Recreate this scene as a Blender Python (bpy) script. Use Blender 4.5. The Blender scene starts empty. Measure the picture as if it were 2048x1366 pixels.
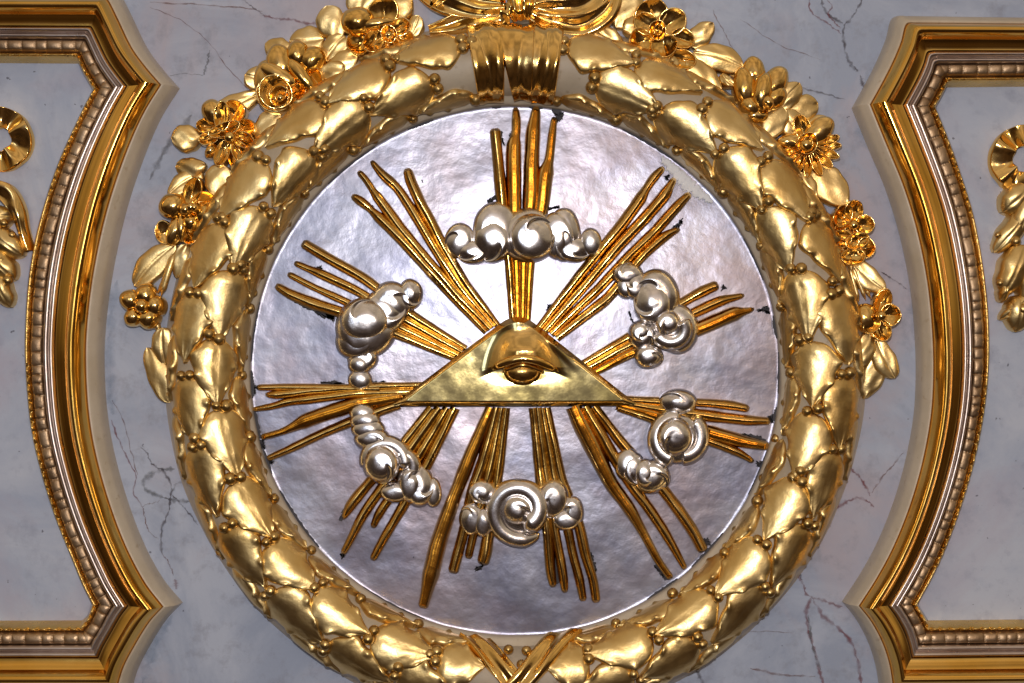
import bpy, math, random
import numpy as np
from mathutils import Matrix, Vector

random.seed(7)
rng = np.random.default_rng(7)
SC = bpy.context.scene
COL = SC.collection
PI = math.pi
D = 3.0                      # camera distance from the wall, metres

# ------------------------------------------------------------------ camera
cam = bpy.data.cameras.new("camera")
cam.sensor_width = 36.0
cam.lens = 36.0 * D / 2.048
cam.clip_end = 100.0
camo = bpy.data.objects.new("camera", cam)
COL.objects.link(camo)
camo.location = (0, -D, 0)
camo.rotation_euler = (PI / 2, 0, 0)
SC.camera = camo

# ------------------------------------------------------------------ light of the room (dim warm interior)
w = bpy.data.worlds.new("World")
SC.world = w
w.use_nodes = True
nt = w.node_tree
nt.nodes.clear()
N = nt.nodes.new
tc = N("ShaderNodeTexCoord"); sep = N("ShaderNodeSeparateXYZ")
nt.links.new(tc.outputs["Generated"], sep.inputs[0])
mr = N("ShaderNodeMapRange")
mr.inputs["From Min"].default_value = -1; mr.inputs["From Max"].default_value = 1
nt.links.new(sep.outputs["Z"], mr.inputs["Value"])
ramp = N("ShaderNodeValToRGB")
cr = ramp.color_ramp
stops = [(0.0, (.030, .018, .012)), (0.30, (.045, .028, .020)), (0.40, (.095, .072, .078)), (0.48, (.22, .20, .225)),
         (0.56, (.37, .35, .38)), (0.64, (.38, .325, .30)), (0.80, (.46, .36, .27)), (1.0, (.46, .37, .27))]
while len(cr.elements) < len(stops):
    cr.elements.new(0.5)
for e, (p, c) in zip(cr.elements, stops):
    e.position = p; e.color = (*c, 1)
nt.links.new(mr.outputs[0], ramp.inputs[0])
nz = N("ShaderNodeTexNoise"); nz.inputs["Scale"].default_value = 2.6; nz.inputs["Detail"].default_value = 3
nt.links.new(tc.outputs["Generated"], nz.inputs["Vector"])
nr = N("ShaderNodeMapRange")
nr.inputs["From Min"].default_value = .32; nr.inputs["From Max"].default_value = .68
nr.inputs["To Min"].default_value = .50; nr.inputs["To Max"].default_value = 1.5
nt.links.new(nz.outputs["Fac"], nr.inputs["Value"])
bg = N("ShaderNodeBackground"); outw = N("ShaderNodeOutputWorld")
ramp2 = N("ShaderNodeValToRGB")
c2 = ramp2.color_ramp
st2 = [(0.0, (.030, .018, .012)), (0.40, (.040, .024, .015)), (0.49, (.065, .040, .024)), (0.53, (.20, .155, .10)), (0.62, (.30, .235, .16)), (1.0, (.46, .37, .27))]
while len(c2.elements) < len(st2):
    c2.elements.new(0.5)
for e, (p, c) in zip(c2.elements, st2):
    e.position = p; e.color = (*c, 1)
nt.links.new(mr.outputs[0], ramp2.inputs[0])
ab = N("ShaderNodeMath"); ab.operation = 'ABSOLUTE'; nt.links.new(sep.outputs["X"], ab.inputs[0])
sr = N("ShaderNodeMapRange"); sr.interpolation_type = 'SMOOTHSTEP'
sr.inputs["From Min"].default_value = .26; sr.inputs["From Max"].default_value = .56
nt.links.new(ab.outputs[0], sr.inputs["Value"])
mxw = N("ShaderNodeMix"); mxw.data_type = 'RGBA'
nt.links.new(sr.outputs[0], mxw.inputs[0]); nt.links.new(ramp.outputs["Color"], mxw.inputs[6]); nt.links.new(ramp2.outputs["Color"], mxw.inputs[7])
nt.links.new(mxw.outputs[2], bg.inputs["Color"])
nt.links.new(nr.outputs[0], bg.inputs["Strength"])
nt.links.new(bg.outputs[0], outw.inputs[0])


def area(name, loc, target, sx, sy, power, col):
    l = bpy.data.lights.new(name, 'AREA')
    l.shape = 'RECTANGLE'; l.size = sx; l.size_y = sy; l.energy = power; l.color = col
    o = bpy.data.objects.new(name, l); COL.objects.link(o)
    o.location = loc
    d = Vector(target) - Vector(loc)
    o.rotation_euler = d.to_track_quat('-Z', 'Y').to_euler()
    return o


area("flash_lamp", (-0.03, -2.98, 0.26), (0, 0, 0.05), .09, .06, 33, (1.0, .97, .97))
area("window_light", (-1.5, -5.6, .45), (0, 0, 0), 1.0, 1.8, 15, (.66, .80, 1.0))
area("chandelier_light", (1.35, -6.0, .75), (0, 0, 0),   .8, .7, 17, (1.0, .68, .38))

SC.view_settings.view_transform = 'Standard'
SC.view_settings.look = 'None'
SC.view_settings.exposure = 0
SC.view_settings.gamma = 1
SC.view_settings.use_curve_mapping = False
SC.cycles.max_bounces = 8
SC.cycles.sample_clamp_indirect = 6


# ------------------------------------------------------------------ helpers
def W(px, py, h=0.0):
    """photo pixel -> wall plane (x, z) in metres for something h metres proud of the wall"""
    k = .001 * (D - h) / D
    return np.array([(px - 1024) * k, (683 - py) * k])


def vn(x, y, s=0.0):
    """cheap smooth noise in -1..1"""
    return (np.sin(x * 1.0 + 1.7 * np.sin(y * .83 + s) + s * 2.1) + np.sin(y * 1.31 + 1.3 * np.sin(x * 1.17 - s) + s)
            + .6 * np.sin(2.3 * x + 1.9 * y + s * 3.3)) / 2.6


def empty(name, loc):
    o = bpy.data.objects.new(name, None)
    o.empty_display_size = .05
    COL.objects.link(o); o.location = loc
    return o


def tag(o, label, cat=None, group=None, kind=None):
    if label: o["label"] = label
    if cat: o["category"] = cat
    if group: o["group"] = group
    if kind: o["kind"] = kind
    return o


def root_loc(p):
    v = Vector((0, 0, 0))
    while p is not None:
        v += p.location; p = p.parent
    return v


def mesh(name, verts, faces, mat, parent=None, loc=None, sharp=None, midx=None):
    me = bpy.data.meshes.new(name)
    off = np.zeros(3)
    if parent is not None:
        off = np.array(root_loc(parent))
    elif loc is not None:
        off = np.array(loc)
    v = np.asarray(verts, float) - off
    me.from_pydata(v.tolist(), [], faces)
    mats = mat if isinstance(mat, (list, tuple)) else [mat]
    for m in mats: me.materials.append(m)
    if midx is not None:
        me.polygons.foreach_set("material_index", midx)
    me.polygons.foreach_set("use_smooth", [True] * len(me.polygons))
    me.update()
    if sharp: me.set_sharp_from_angle(angle=math.radians(sharp))
    o = bpy.data.objects.new(name, me)
    COL.objects.link(o)
    if parent is not None: o.parent = parent
    elif loc is not None: o.location = loc
    return o


def gfaces(nu, nv, cu=False, cv=False, off=0):
    f = []
    for i in range(nu - (0 if cu else 1)):
        for j in range(nv - (0 if cv else 1)):
            a = i * nv + j; b = ((i + 1) % nu) * nv + j
            c = ((i + 1) % nu) * nv + (j + 1) % nv; d = i * nv + (j + 1) % nv
            f.append((off + a, off + b, off + c, off + d))
    return f


class MB:
    def __init__(s): s.v = []; s.f = []; s.n = 0
    def add(s, v, f):
        v = np.asarray(v, float).reshape(-1, 3)
        s.v.append(v); s.f += [tuple(i + s.n for i in q) for q in f]; s.n += len(v)
    def grid(s, P, cu=False, cv=False):
        nu, nv = P.shape[:2]
        s.add(P.reshape(-1, 3), gfaces(nu, nv, cu, cv))
    def build(s, name, mat, parent=None, **k):
        return mesh(name, np.concatenate(s.v), s.f, mat, parent, **k)


def xyz(x, z, h):
    return np.stack([np.broadcast_to(x, np.shape(h)), -np.asarray(h), np.broadcast_to(z, np.shape(h))], -1)


def catmull(pts, n):
    """smooth curve through pts, n samples per span"""
    P = np.asarray(pts, float)
    P = np.vstack([2 * P[0] - P[1], P, 2 * P[-1] - P[-2]])
    out = []
    for i in range(1, len(P) - 2):
        for k in range(n):
            t = k / n
            a, b, c, d = P[i - 1], P[i], P[i + 1], P[i + 2]
            out.append(.5 * (2 * b + (c - a) * t + (2 * a - 5 * b + 4 * c - d) * t * t + (3 * b - a - 3 * c + d) * t ** 3))
    out.append(P[-2])
    return np.array(out)


def resample(P, n):
    P = np.asarray(P, float)
    s = np.concatenate([[0], np.cumsum(np.linalg.norm(np.diff(P[:, :2], axis=0), axis=1))])
    t = np.linspace(0, s[-1], n)
    return np.stack([np.interp(t, s, P[:, k]) for k in range(P.shape[1])], 1)


# ------------------------------------------------------------------ materials
def mat_new(name):
    m = bpy.data.materials.new(name); m.use_nodes = True
    t = m.node_tree; t.nodes.clear()
    o = t.nodes.new("ShaderNodeOutputMaterial"); b = t.nodes.new("ShaderNodeBsdfPrincipled")
    t.links.new(b.outputs[0], o.inputs[0])
    g = t.nodes.new("ShaderNodeNewGeometry")
    return m, t, b, g.outputs["Position"]


def noise(t, pos, scale, detail=4, rough=.55, lo=.35, hi=.65, a=0., b=1., dist=0.):
    n = t.nodes.new("ShaderNodeTexNoise")
    n.inputs["Scale"].default_value = scale; n.inputs["Detail"].default_value = detail
    n.inputs["Roughness"].default_value = rough; n.inputs["Distortion"].default_value = dist
    t.links.new(pos, n.inputs["Vector"])
    r = t.nodes.new("ShaderNodeMapRange")
    r.inputs["From Min"].default_value = lo; r.inputs["From Max"].default_value = hi
    r.inputs["To Min"].default_value = a; r.inputs["To Max"].default_value = b
    t.links.new(n.outputs["Fac"], r.inputs["Value"])
    return r.outputs[0]


def mixc(t, fac, a, b):
    m = t.nodes.new("ShaderNodeMix"); m.data_type = 'RGBA'
    for k, s in ((6, a), (7, b)):
        if isinstance(s, tuple): m.inputs[k].default_value = (*s, 1)
        else: t.links.new(s, m.inputs[k])
    if isinstance(fac, (int, float)): m.inputs[0].default_value = fac
    else: t.links.new(fac, m.inputs[0])
    return m.outputs[2]


def math_n(t, op, a, b=None, c=None):
    m = t.nodes.new("ShaderNodeMath"); m.operation = op
    for k, s in enumerate((a, b, c)):
        if s is None: continue
        if isinstance(s, (int, float)): m.inputs[k].default_value = s
        else: t.links.new(s, m.inputs[k])
    return m.outputs[0]


def bump(t, b, hs, strength, dist=.002):
    n = t.nodes.new("ShaderNodeBump")
    n.inputs["Strength"].default_value = strength; n.inputs["Distance"].default_value = dist
    t.links.new(hs, n.inputs["Height"]); t.links.new(n.outputs[0], b.inputs["Normal"])


def metal(name, c1, c2, rlo, rhi, bs=.25, bscale=60, wear=None, wear_lo=.66, metallic=1.0, fine=220, dist=.002):
    m, t, b, pos = mat_new(name)
    b.inputs["Metallic"].default_value = metallic
    col = mixc(t, noise(t, pos, 9, 5), c1, c2)
    rg = noise(t, pos, 26, 5, .6, .3, .7, rlo, rhi)
    if wear:
        wf = noise(t, pos, 34, 6, .65, wear_lo, wear_lo + .07)
        col = mixc(t, wf, col, wear)
        rg = math_n(t, 'MAXIMUM', rg, math_n(t, 'MULTIPLY', wf, .5))
    t.links.new(col, b.inputs["Base Color"]); t.links.new(rg, b.inputs["Roughness"])
    h = math_n(t, 'ADD', noise(t, pos, bscale, 3), math_n(t, 'MULTIPLY', noise(t, pos, fine, 3), .22))
    bump(t, b, h, bs, dist)
    return m


M_burn = metal("burnished_gold", (.88, .53, .14), (.96, .65, .24), .09, .19, .10, 26, (.22, .055, .02), .70)
M_ray = metal("ray_gold", (.68, .40, .10), (.84, .54, .18), .11, .21, .10, 26, (.20, .06, .02), .68)
M_leaf = metal("matte_gold", (.75, .50, .18), (.89, .67, .31),  .31, .44, .17, 36, (.38, .19, .06), .68)
M_berry = metal("dull_gold", (.52, .33, .11), (.66, .45, .18), .28, .42, .3, 60, (.3, .16, .06), .68)
M_frame = metal("frame_gold", (.84, .46, .08), (.93, .56, .14), .10, .16, .012, 9, (.22, .06, .02), .72)
M_fringe = metal("frame_rim_gold", (.66, .42, .12), (.88, .58, .18), .20, .36, .3, 70, (.3, .15, .06), .66)
M_silver = metal("silver_cloud", (.78, .73, .70), (.90, .86, .84), .17, .30, .10, 26, (.62, .46, .36), .66)
M_fsilver = metal("frame_silver", (.54, .44, .38), (.68, .59, .54), .26, .38, .05, 40, (.16, .13, .14), .70)
M_ribbed = metal("ribbed_silver_gilt", (.42, .28, .165), (.54, .38, .235), .40, .55, .22, 70, (.26, .16, .10), .68)


def paint(name, c1, c2, c3, rough=.45, scale=14, bs=.12, spec=.35):
    m, t, b, pos = mat_new(name)
    col = mixc(t, noise(t, pos, scale, 6, .62), c1, c2)
    col = mixc(t, noise(t, pos, scale * 4.3, 5, .6, .60, .72), col, c3)
    t.links.new(col, b.inputs["Base Color"])
    b.inputs["Roughness"].default_value = rough
    b.inputs["Specular IOR Level"].default_value = spec
    bump(t, b, noise(t, pos, 45, 5), bs)
    return m


M_cream = paint("cream_paint", (.50, .42, .31), (.57, .49, .38), (.45, .36, .25), .32)
M_ground = paint("wreath_ground_paint", (.40, .33, .24), (.47, .40, .30), (.33, .26, .18), .5)
M_chip = paint("bare_bole_chip", (.030, .030, .040), (.05, .045, .05), (.08, .06, .06), .6, 60)
M_filler = paint("white_filler", (.80, .80, .82), (.86, .86, .87), (.68, .68, .71), .8, 60, .6)


def marble(name, ca, cb, cc, cd):
    m, t, b, pos = mat_new(name)
    col = mixc(t, noise(t, pos, 3.4, 8, .68, .40, .60, dist=.9), ca, cb)
    col = mixc(t, noise(t, pos, 2.3, 7, .66, .48, .66, 0, .9, dist=.6), col, cc)
    col = mixc(t, noise(t, pos, 17, 7, .72, .52, .72, 0, .75), col, cd)
    # small dark specks and smudges
    col = mixc(t, noise(t, pos, 75, 2, .5, .735, .76, 0, .75), col, (.10, .10, .13))
    t.links.new(col, b.inputs["Base Color"])
    t.links.new(noise(t, pos, 12, 4, .5, .3, .7, .34, .55), b.inputs["Roughness"])
    b.inputs["Specular IOR Level"].default_value = .25
    bump(t, b, noise(t, pos, 18, 6, .6), .10, .003)
    return m


M_wall = marble("painted_marble", (.355, .405, .52), (.485, .53, .635), (.47, .42, .47), (.26, .27, .33))
M_field = marble("painted_panel_field", (.42, .475, .60), (.54, .58, .68), (.47, .44, .53), (.33, .36, .46))


def vein_mat(name, col):
    m, t, b, pos = mat_new(name)
    out = [n for n in t.nodes if n.type == 'OUTPUT_MATERIAL'][0]
    b.inputs["Base Color"].default_value = (*col, 1); b.inputs["Roughness"].default_value = .5
    b.inputs["Specular IOR Level"].default_value = .2
    at = t.nodes.new("ShaderNodeAttribute"); at.attribute_name = "fade"
    f = math_n(t, 'MULTIPLY', at.outputs["Fac"], noise(t, pos, 40, 4, .6, .32, .68, .10, .85))
    tr = t.nodes.new("ShaderNodeBsdfTransparent"); mx = t.nodes.new("ShaderNodeMixShader")
    t.links.new(f, mx.inputs[0]); t.links.new(tr.outputs[0], mx.inputs[1]); t.links.new(b.outputs[0], mx.inputs[2])
    t.links.new(mx.outputs[0], out.inputs[0])
    return m


VEINS = {"dark": vein_mat("vein_dark", (.075, .06, .075)), "red": vein_mat("vein_red", (.24, .09, .11)),
         "rust": vein_mat("vein_rust", (.23, .13, .12)), "grey": vein_mat("vein_grey", (.17, .18, .20)),
         "blue": vein_mat("wash_blue", (.27, .36, .50))}


def disc_material():
    m, t, b, pos = mat_new("silvered_disc")
    b.inputs["Metallic"].default_value = .62
    col = mixc(t, noise(t, pos, 5, 7, .65, .35, .65, dist=.5), (.215, .22, .30), (.40, .40, .46))
    col = mixc(t, noise(t, pos, 2.6, 6, .62, .46, .66, 0, .75), col, (.34, .26, .27))
    col = mixc(t, noise(t, pos, 60, 6, .7, .60, .78, 0, .5), col, (.28, .26, .31))
    col = mixc(t, noise(t, pos, 48, 3, .6, .745, .76, 0, 1), col, (.05, .05, .06))
    t.links.new(col, b.inputs["Base Color"])
    t.links.new(noise(t, pos, 7, 6, .65, .3, .7, .29, .37), b.inputs["Roughness"])
    h = math_n(t, 'ADD', noise(t, pos, 7, 3, .5), math_n(t, 'MULTIPLY', noise(t, pos, 60, 4, .6), .09))
    bump(t, b, h, .30, .006)
    return m


M_disc = disc_material()

# ------------------------------------------------------------------ the wall with its painted veins
wv = [(-4, 0, -3), (4, 0, -3), (4, 0, 3.5), (-4, 0, 3.5)]
wall_v = list(wv); wall_f = [(0, 1, 2, 3)]; wall_m = [0]; fade = [1.0] * 4
vm = [M_wall] + list(VEINS.values()); vk = {k: i + 1 for i, k in enumerate(VEINS)}
layer = [0]


def vein(kind, pts, wd, amp=3.0):
    c = resample(catmull(pts, 8), max(12, int(len(pts) * 14)))
    n = len(c); s0 = rng.uniform(0, 50)
    k = np.arange(n)
    tn = np.gradient(c, axis=0); tn /= np.linalg.norm(tn, axis=1)[:, None] + 1e-9
    nr_ = np.stack([-tn[:, 1], tn[:, 0]], 1)
    c = c + nr_ * (amp * .6 * vn(k * .34, k * .13, s0))[:, None]
    hw = (wd + 0 * k if kind == 'blue' else wd) * (.55 + .45 * vn(k * .25, k * .4, s0 + 4)) * np.minimum(1, np.minimum(k + 1, n - k) / 6)
    layer[0] += 1
    y = .0012 + .00004 * layer[0]
    base = len(wall_v)
    for i in range(n):
        for j, (o, f) in enumerate(((-2.1, 0), (-.45, .92), (.45, .92), (2.1, 0)) if kind != 'blue' else ((-2.4, 0), (-.6, .42), (.6, .42), (2.4, 0))):
            x, z = W(*(c[i] + nr_[i] * o * max(hw[i], .4)))
            wall_v.append((x, -y, z)); fade.append(f)
    for q in gfaces(n, 4, off=base):
        wall_f.append(q); wall_m.append(vk[kind])


vein("rust", [(300, 4), (400, 10), (470, 14), (525, 22)], 1.3)
vein("dark", [(480, -5), (505, 14), (530, 32)], 1.6)
vein("red", [(525, 30), (550, 37), (590, 40), (610, 47), (636, 48)], 2.6)
vein("rust", [(300, 15), (370, 45), (425, 95), (460, 140), (498, 182)], 1.0)
vein("grey", [(340, 150), (380, 148), (408, 150)], 1.0)
vein("grey", [(420, 100), (415, 125), (408, 150)], 2.6)
vein("grey", [(385, 230), (330, 300), (300, 360)], 7)
vein("red", [(222, 840), (238, 880), (262, 930), (272, 955), (268, 985), (284, 1013)], 1.6)
vein("rust", [(225, 800), (250, 850), (262, 900), (275, 950)], 1.2)
vein("rust", [(284, 1013), (292, 1040), (296, 1060), (318, 1078)], 1.2)
vein("dark", [(283, 893), (296, 910), (305, 928), (318, 938)], 1.7)
vein("grey", [(350, 938), (320, 940), (300, 950), (287, 966), (300, 984), (340, 998), (382, 1004)], 4.2, 1.5)
vein("dark", [(312, 934), (328, 942), (342, 975), (338, 1020), (326, 1050), (322, 1078), (325, 1108)], 2.4)
vein("dark", [(345, 990), (362, 1008), (380, 1028), (396, 1050)], 1.8)
vein("grey", [(342, 985), (352, 970), (368, 960)], 2.2)
vein("rust", [(284, 1013), (305, 1006), (320, 1001)], 1.2)
vein("rust", [(325, 1108), (335, 1120), (342, 1136), (348, 1150)], 1.2)
vein("red", [(350, 1158), (352, 1168), (353, 1178)], 4.5, .5)
vein("red", [(1618, -5), (1622, 25), (1648, 42), (1672, 60), (1682, 68)], 1.6)
vein("dark", [(1641, -5), (1648, 18), (1664, 36), (1686, 46)], 2.8)
vein("dark", [(1724, -5), (1715, 18), (1700, 40), (1688, 50), (1688, 90), (1696, 120), (1714, 140)], 2.6)
vein("dark", [(1698, 130), (1716, 143)], 3.2, .5)
vein("dark", [(1720, 150), (1724, 166), (1730, 184)], 2.8, .8)
vein("red", [(1655, 0), (1664, 14), (1656, 28), (1680, 58)], 1.6)
vein("dark", [(1590, 170), (1620, 181), (1655, 189), (1688, 200)], 1.7)
vein("rust", [(1425, 20), (1450, 70), (1468, 100)], 1.0)
vein("rust", [(1480, 40), (1560, 90), (1640, 120)], .9)
vein("dark", [(1762, 544), (1784, 558), (1800, 568), (1813, 579)], 1.8, 1)
vein("red", [(1698, 932), (1716, 952), (1730, 970), (1740, 992)], 2.4)
vein("red", [(1652, 1048), (1668, 1022), (1690, 1004), (1718, 996), (1735, 1003), (1748, 1014)], 3.0)
vein("rust", [(1742, 985), (1760, 960), (1785, 930), (1806, 905)], 1.6)
vein("rust", [(1648, 1060), (1662, 1046), (1660, 1032)], 2.4)
vein("red", [(1592, 1140), (1604, 1166), (1612, 1186), (1626, 1196)], 2.6)
vein("red", [(1622, 1194), (1650, 1202), (1684, 1214)], 3.2)
vein("red", [(1622, 1194), (1612, 1220), (1616, 1255), (1628, 1300), (1640, 1345), (1646, 1372)], 3.6)
vein("grey", [(1616, 1230), (1624, 1290), (1640, 1340)], 3.0)
vein("red", [(1626, 1198), (1648, 1234), (1676, 1256), (1698, 1278), (1712, 1310), (1722, 1370)], 3.6)
vein("rust", [(1500, 1335), (1570, 1350), (1630, 1352)], 2.6)
vein("dark", [(1384, 1326), (1396, 1346), (1408, 1372)], 3.4, 1)
vein("dark", [(1592, 1128), (1596, 1142), (1604, 1160)], 1.6)
vein("rust", [(1585, 1265), (1480, 1262), (1430, 1272)], .7)
vein("blue", [(1712, 225), (1760, 330), (1800, 440), (1822, 560), (1828, 680)], 13, 1)
vein("blue", [(1820, 40), (1770, 120), (1725, 185)], 9, 1)
vein("blue", [(345, 1230), (310, 1290), (285, 1366)], 8, 1)
vein("blue", [(235, 560), (222, 640), (218, 740), (226, 830)], 9, 1)
wall = mesh("wall", wall_v, wall_f, vm, midx=wall_m)
a_ = wall.data.attributes.new("fade", 'FLOAT', 'POINT'); a_.data.foreach_set("value", fade)
tag(wall, "pale blue grey painted marble wall with dark red veins", kind="structure")


# ------------------------------------------------------------------ framed panels
def framed_panel(outer, inner, label, name="framed_panel"):
    """outer / inner: list of segments; each segment a list of pixel points (smooth inside, sharp between)"""
    segs = []
    for so, si in zip(outer, inner):
        L = max(np.linalg.norm(np.diff(np.array(so, float), axis=0), axis=1).sum(), 20)
        n = max(6, int(L / 2.0))
        fo = resample(catmull(so, 80) if len(so) > 2 else so, n)
        fi = resample(catmull(si, 80) if len(si) > 2 else si, n)
        segs.append((fo, fi))
    FO = np.concatenate([s[0] for s in segs]); FI = np.concatenate([s[1] for s in segs])
    seg_id = np.concatenate([[k] * len(s[0]) for k, s in enumerate(segs)])
    O = np.array([W(*p, .03) for p in FO]); I = np.array([W(*p, .02) for p in FI])
    mid = (O + I) / 2
    s = np.concatenate([[0], np.cumsum(np.linalg.norm(np.diff(I * .3 + O * .7, axis=0), axis=1))])
    c0 = I.mean(0)
    root = empty(name, (float(c0[0]), 0, float(c0[1])))
    tag(root, label, "framed panel", "gilded framed panels on the wall")
    wob = .00035

    def strip(pname, prof, m, mod=None, sharp=38):
        # dense profile
        pr = catmull(prof, 6) if len(prof) < 30 else np.array(prof)
        o_ = np.maximum.accumulate(pr[:, 0]); h_ = pr[:, 1].copy()
        for _ in range(3 if len(prof) < 30 else 1):
            h2 = h_.copy(); h2[1:-1] = (h_[:-2] + 2 * h_[1:-1] + h_[2:]) / 4; h_ = h2
        mb = MB()
        for k in range(len(segs)):
            ids = np.where(seg_id == k)[0]
            P = O[ids][:, None, :] * (1 - o_)[None, :, None] + I[ids][:, None, :] * o_[None, :, None]
            H = np.broadcast_to(h_, P.shape[:2]).copy()
            ss = s[ids][:, None]
            if mod is not None:
                Pm = O[ids] * .2 + I[ids] * .8
                Tg = np.gradient(Pm, axis=0); Tg /= np.linalg.norm(Tg, axis=1)[:, None] + 1e-9
                sm_ = np.concatenate([[0], np.cumsum(np.linalg.norm(np.diff(Pm, axis=0), axis=1))])
                ss = sm_[:, None] + ((P - Pm[:, None, :]) * Tg[:, None, :]).sum(-1)
            H += wob * vn(ss * 14, o_[None, :] * 9, 2.0)
            if mod is not None: H += mod(ss, o_[None, :])
            mb.grid(xyz(P[..., 0], P[..., 1], H))
        return mb.build(pname, m, root, sharp=sharp)

    strip("cream_edge", [(.022, -.002), (.032, .016), (.056, .034), (.10, .045), (.14, .052), (.168, .0525), (.176, .046)], M_cream)
    tt_ = np.linspace(0, 1, 40)
    roll = [(.170 + .236 * t, .046 + .015 * t + .0305 * math.sin(PI * t) ** .8) for t in tt_]
    cove = [(.410 + .143 * t, .0610 - .0085 * math.sin(PI / 2 * t) ** .9) for t in tt_[:24] / tt_[23]]
    strip("gilded_roll", [(.168, .040)] + roll + cove + [(.558, .040)], M_frame, sharp=50)
    reeds = [(.558 + .082 * t, .048 + .0095 * math.sin(PI * t) ** .6) for t in tt_[::2]] + [(.645 + .078 * t, .0465 - .004 * t + .0075 * math.sin(PI * t) ** .6) for t in tt_[::2]]
    strip("silver_reeds", [(.555, .036)] + reeds + [(.73, .034)], M_fsilver, sharp=50)

    def rib(ss, o):
        c = ss / .0235 + .22 * np.sin(ss * 31) + .15 * np.sin(ss * 73 + 1)
        g = np.abs(np.sin(PI * c)) ** .12
        env = np.clip(np.sin(PI * np.clip((o - .735) / .15, 0, 1)), 0, 1) ** .10
        return (g - .9) * .0095 * env + .0012 * np.sin(c * 2.0) * env
    strip("ribbed_band", [(.726, .032), (.734, .042), (.758, .0455), (.805, .0460), (.85, .0440), (.876, .0395), (.887, .034), (.89, .028)], M_ribbed, rib, 60)

    def bead(ss, o):
        gate = (np.sin(ss * 9.0 + 1.1) > -.1) * 1.0
        g = np.abs(np.sin(PI * ss / .019 + .5 * np.sin(ss * 40))) ** .5 * gate + (1 - gate) * .85
        env = np.exp(-((o - .93) / .022) ** 2)
        return (g - .85) * .009 * env
    strip("beaded_rim", [(.885, .026), (.893, .034), (.91, .040), (.93, .043), (.95, .040), (.965, .033), (.98, .024), (1.0, .008), (1.004, .001)], M_fringe, bead, 60)
    # the painted field inside
    fi = [W(*p, .004) for p in FI]
    keep = [fi[0]]
    for p in fi[1:]:
        if np.linalg.norm(p - keep[-1]) > .004: keep.append(p)
    vs = [(p[0], -.004, p[1]) for p in keep]
    mesh("painted_field", vs, [tuple(range(len(vs)))], M_field, root)
    return root


framed_panel(
    [[(-420, -24), (222, -24)], [(222, -24), (236, -20), (258, 22), (290, 88), (322, 132), (357, 172)],
     [(357, 172), (318, 235), (282, 320), (248, 425), (222, 545), (208, 650), (205, 730), (210, 820), (224, 905), (250, 1000), (284, 1090), (322, 1160), (363, 1210)],
     [(363, 1210), (330, 1245), (298, 1295), (272, 1345), (258, 1392)], [(258, 1392), (-420, 1392)]],
    [[(-420, 120), (155, 124)], [(155, 124), (164, 146), (172, 160), (184, 181)],
     [(184, 181), (158, 232), (112, 335), (76, 450), (56, 555), (49, 660), (50, 740), (60, 850), (80, 940), (108, 1030), (142, 1115), (162, 1165), (182, 1206)],
     [(182, 1206), (178, 1222), (172, 1234), (160, 1244)], [(160, 1244), (-420, 1246)]],
    "gilded panel frame whose inner corner shows a curled gold ribbon, left of the gold wreath")
framed_panel(
    [[(2468, 34), (1812, 25)], [(1812, 25), (1788, 28), (1776, 70), (1756, 118), (1732, 165), (1706, 212)],
     [(1706, 212), (1738, 290), (1774, 375), (1802, 465), (1822, 560), (1832, 650), (1836, 740), (1832, 830), (1816, 920), (1792, 1005), (1760, 1085), (1725, 1150), (1687, 1208)],
     [(1687, 1208), (1716, 1245), (1740, 1290), (1756, 1340), (1764, 1392)], [(1764, 1392), (2468, 1386)]],
    [[(2468, 166), (1896, 172)], [(1896, 172), (1890, 185), (1882, 200), (1873, 216)],
     [(1873, 216), (1897, 275), (1922, 345), (1948, 430), (1966, 525), (1977, 620), (1979, 715), (1971, 810), (1951, 915), (1922, 1015), (1890, 1100), (1864, 1155), (1836, 1206)],
     [(1836, 1206), (1842, 1218), (1850, 1230), (1858, 1244)], [(1858, 1244), (2468, 1238)]],
    "gilded panel frame with a chipped silver reed and pale field, right of the gold wreath")

# ------------------------------------------------------------------ silver disc
CX, CY = (1030 - 1024) * .001, (683 - 741) * .001
R_D = .5265
HD = .018


def disc_h(x, z):
    return HD + .0016 * vn(x * 9, z * 9, .5) + .0007 * vn(x * 31, z * 28, 2)


root_disc = empty("silver_disc", (CX, 0, CY))
tag(root_disc, "round silvered disc with flaked edge, field behind the golden rays", "disc")
nr_, na_ = 60, 200
r_ = np.concatenate([np.linspace(0.0005, .955, nr_ - 8), np.linspace(.965, 1.0, 8)])
th = np.linspace(0, 2 * PI, na_, endpoint=False)
RR, TT = np.meshgrid(r_, th, indexing='ij')
X = CX + R_D * RR * np.sin(TT); Z = CY + R_D * RR * np.cos(TT)
Hh = disc_h(X, Z) + .0016 * np.clip((RR - .988) / .012, 0, 1) ** 2
mbd = MB(); mbd.grid(xyz(X, Z, Hh), cv=True)
mbd.build("silver_field", M_disc, root_disc)


def blot(pts, hh, jag=1.6, n=60, seed=0):
    """flat flake with a ragged outline; returns verts, faces"""
    c = np.array(pts, float); c = np.vstack([c, c[:1]])
    q = resample(c, n)[:-1]
    k = np.arange(len(q))
    q = q + rng.normal(0, jag, q.shape)
    ctr = q.mean(0)
    v = []
    for p in np.vstack([[ctr], q]):
        x, z = W(*p, hh); v.append((x, -hh, z))
    nq = len(q)
    return v, [(0, i + 1, (i + 1) % nq + 1) for i in range(nq)]


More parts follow.
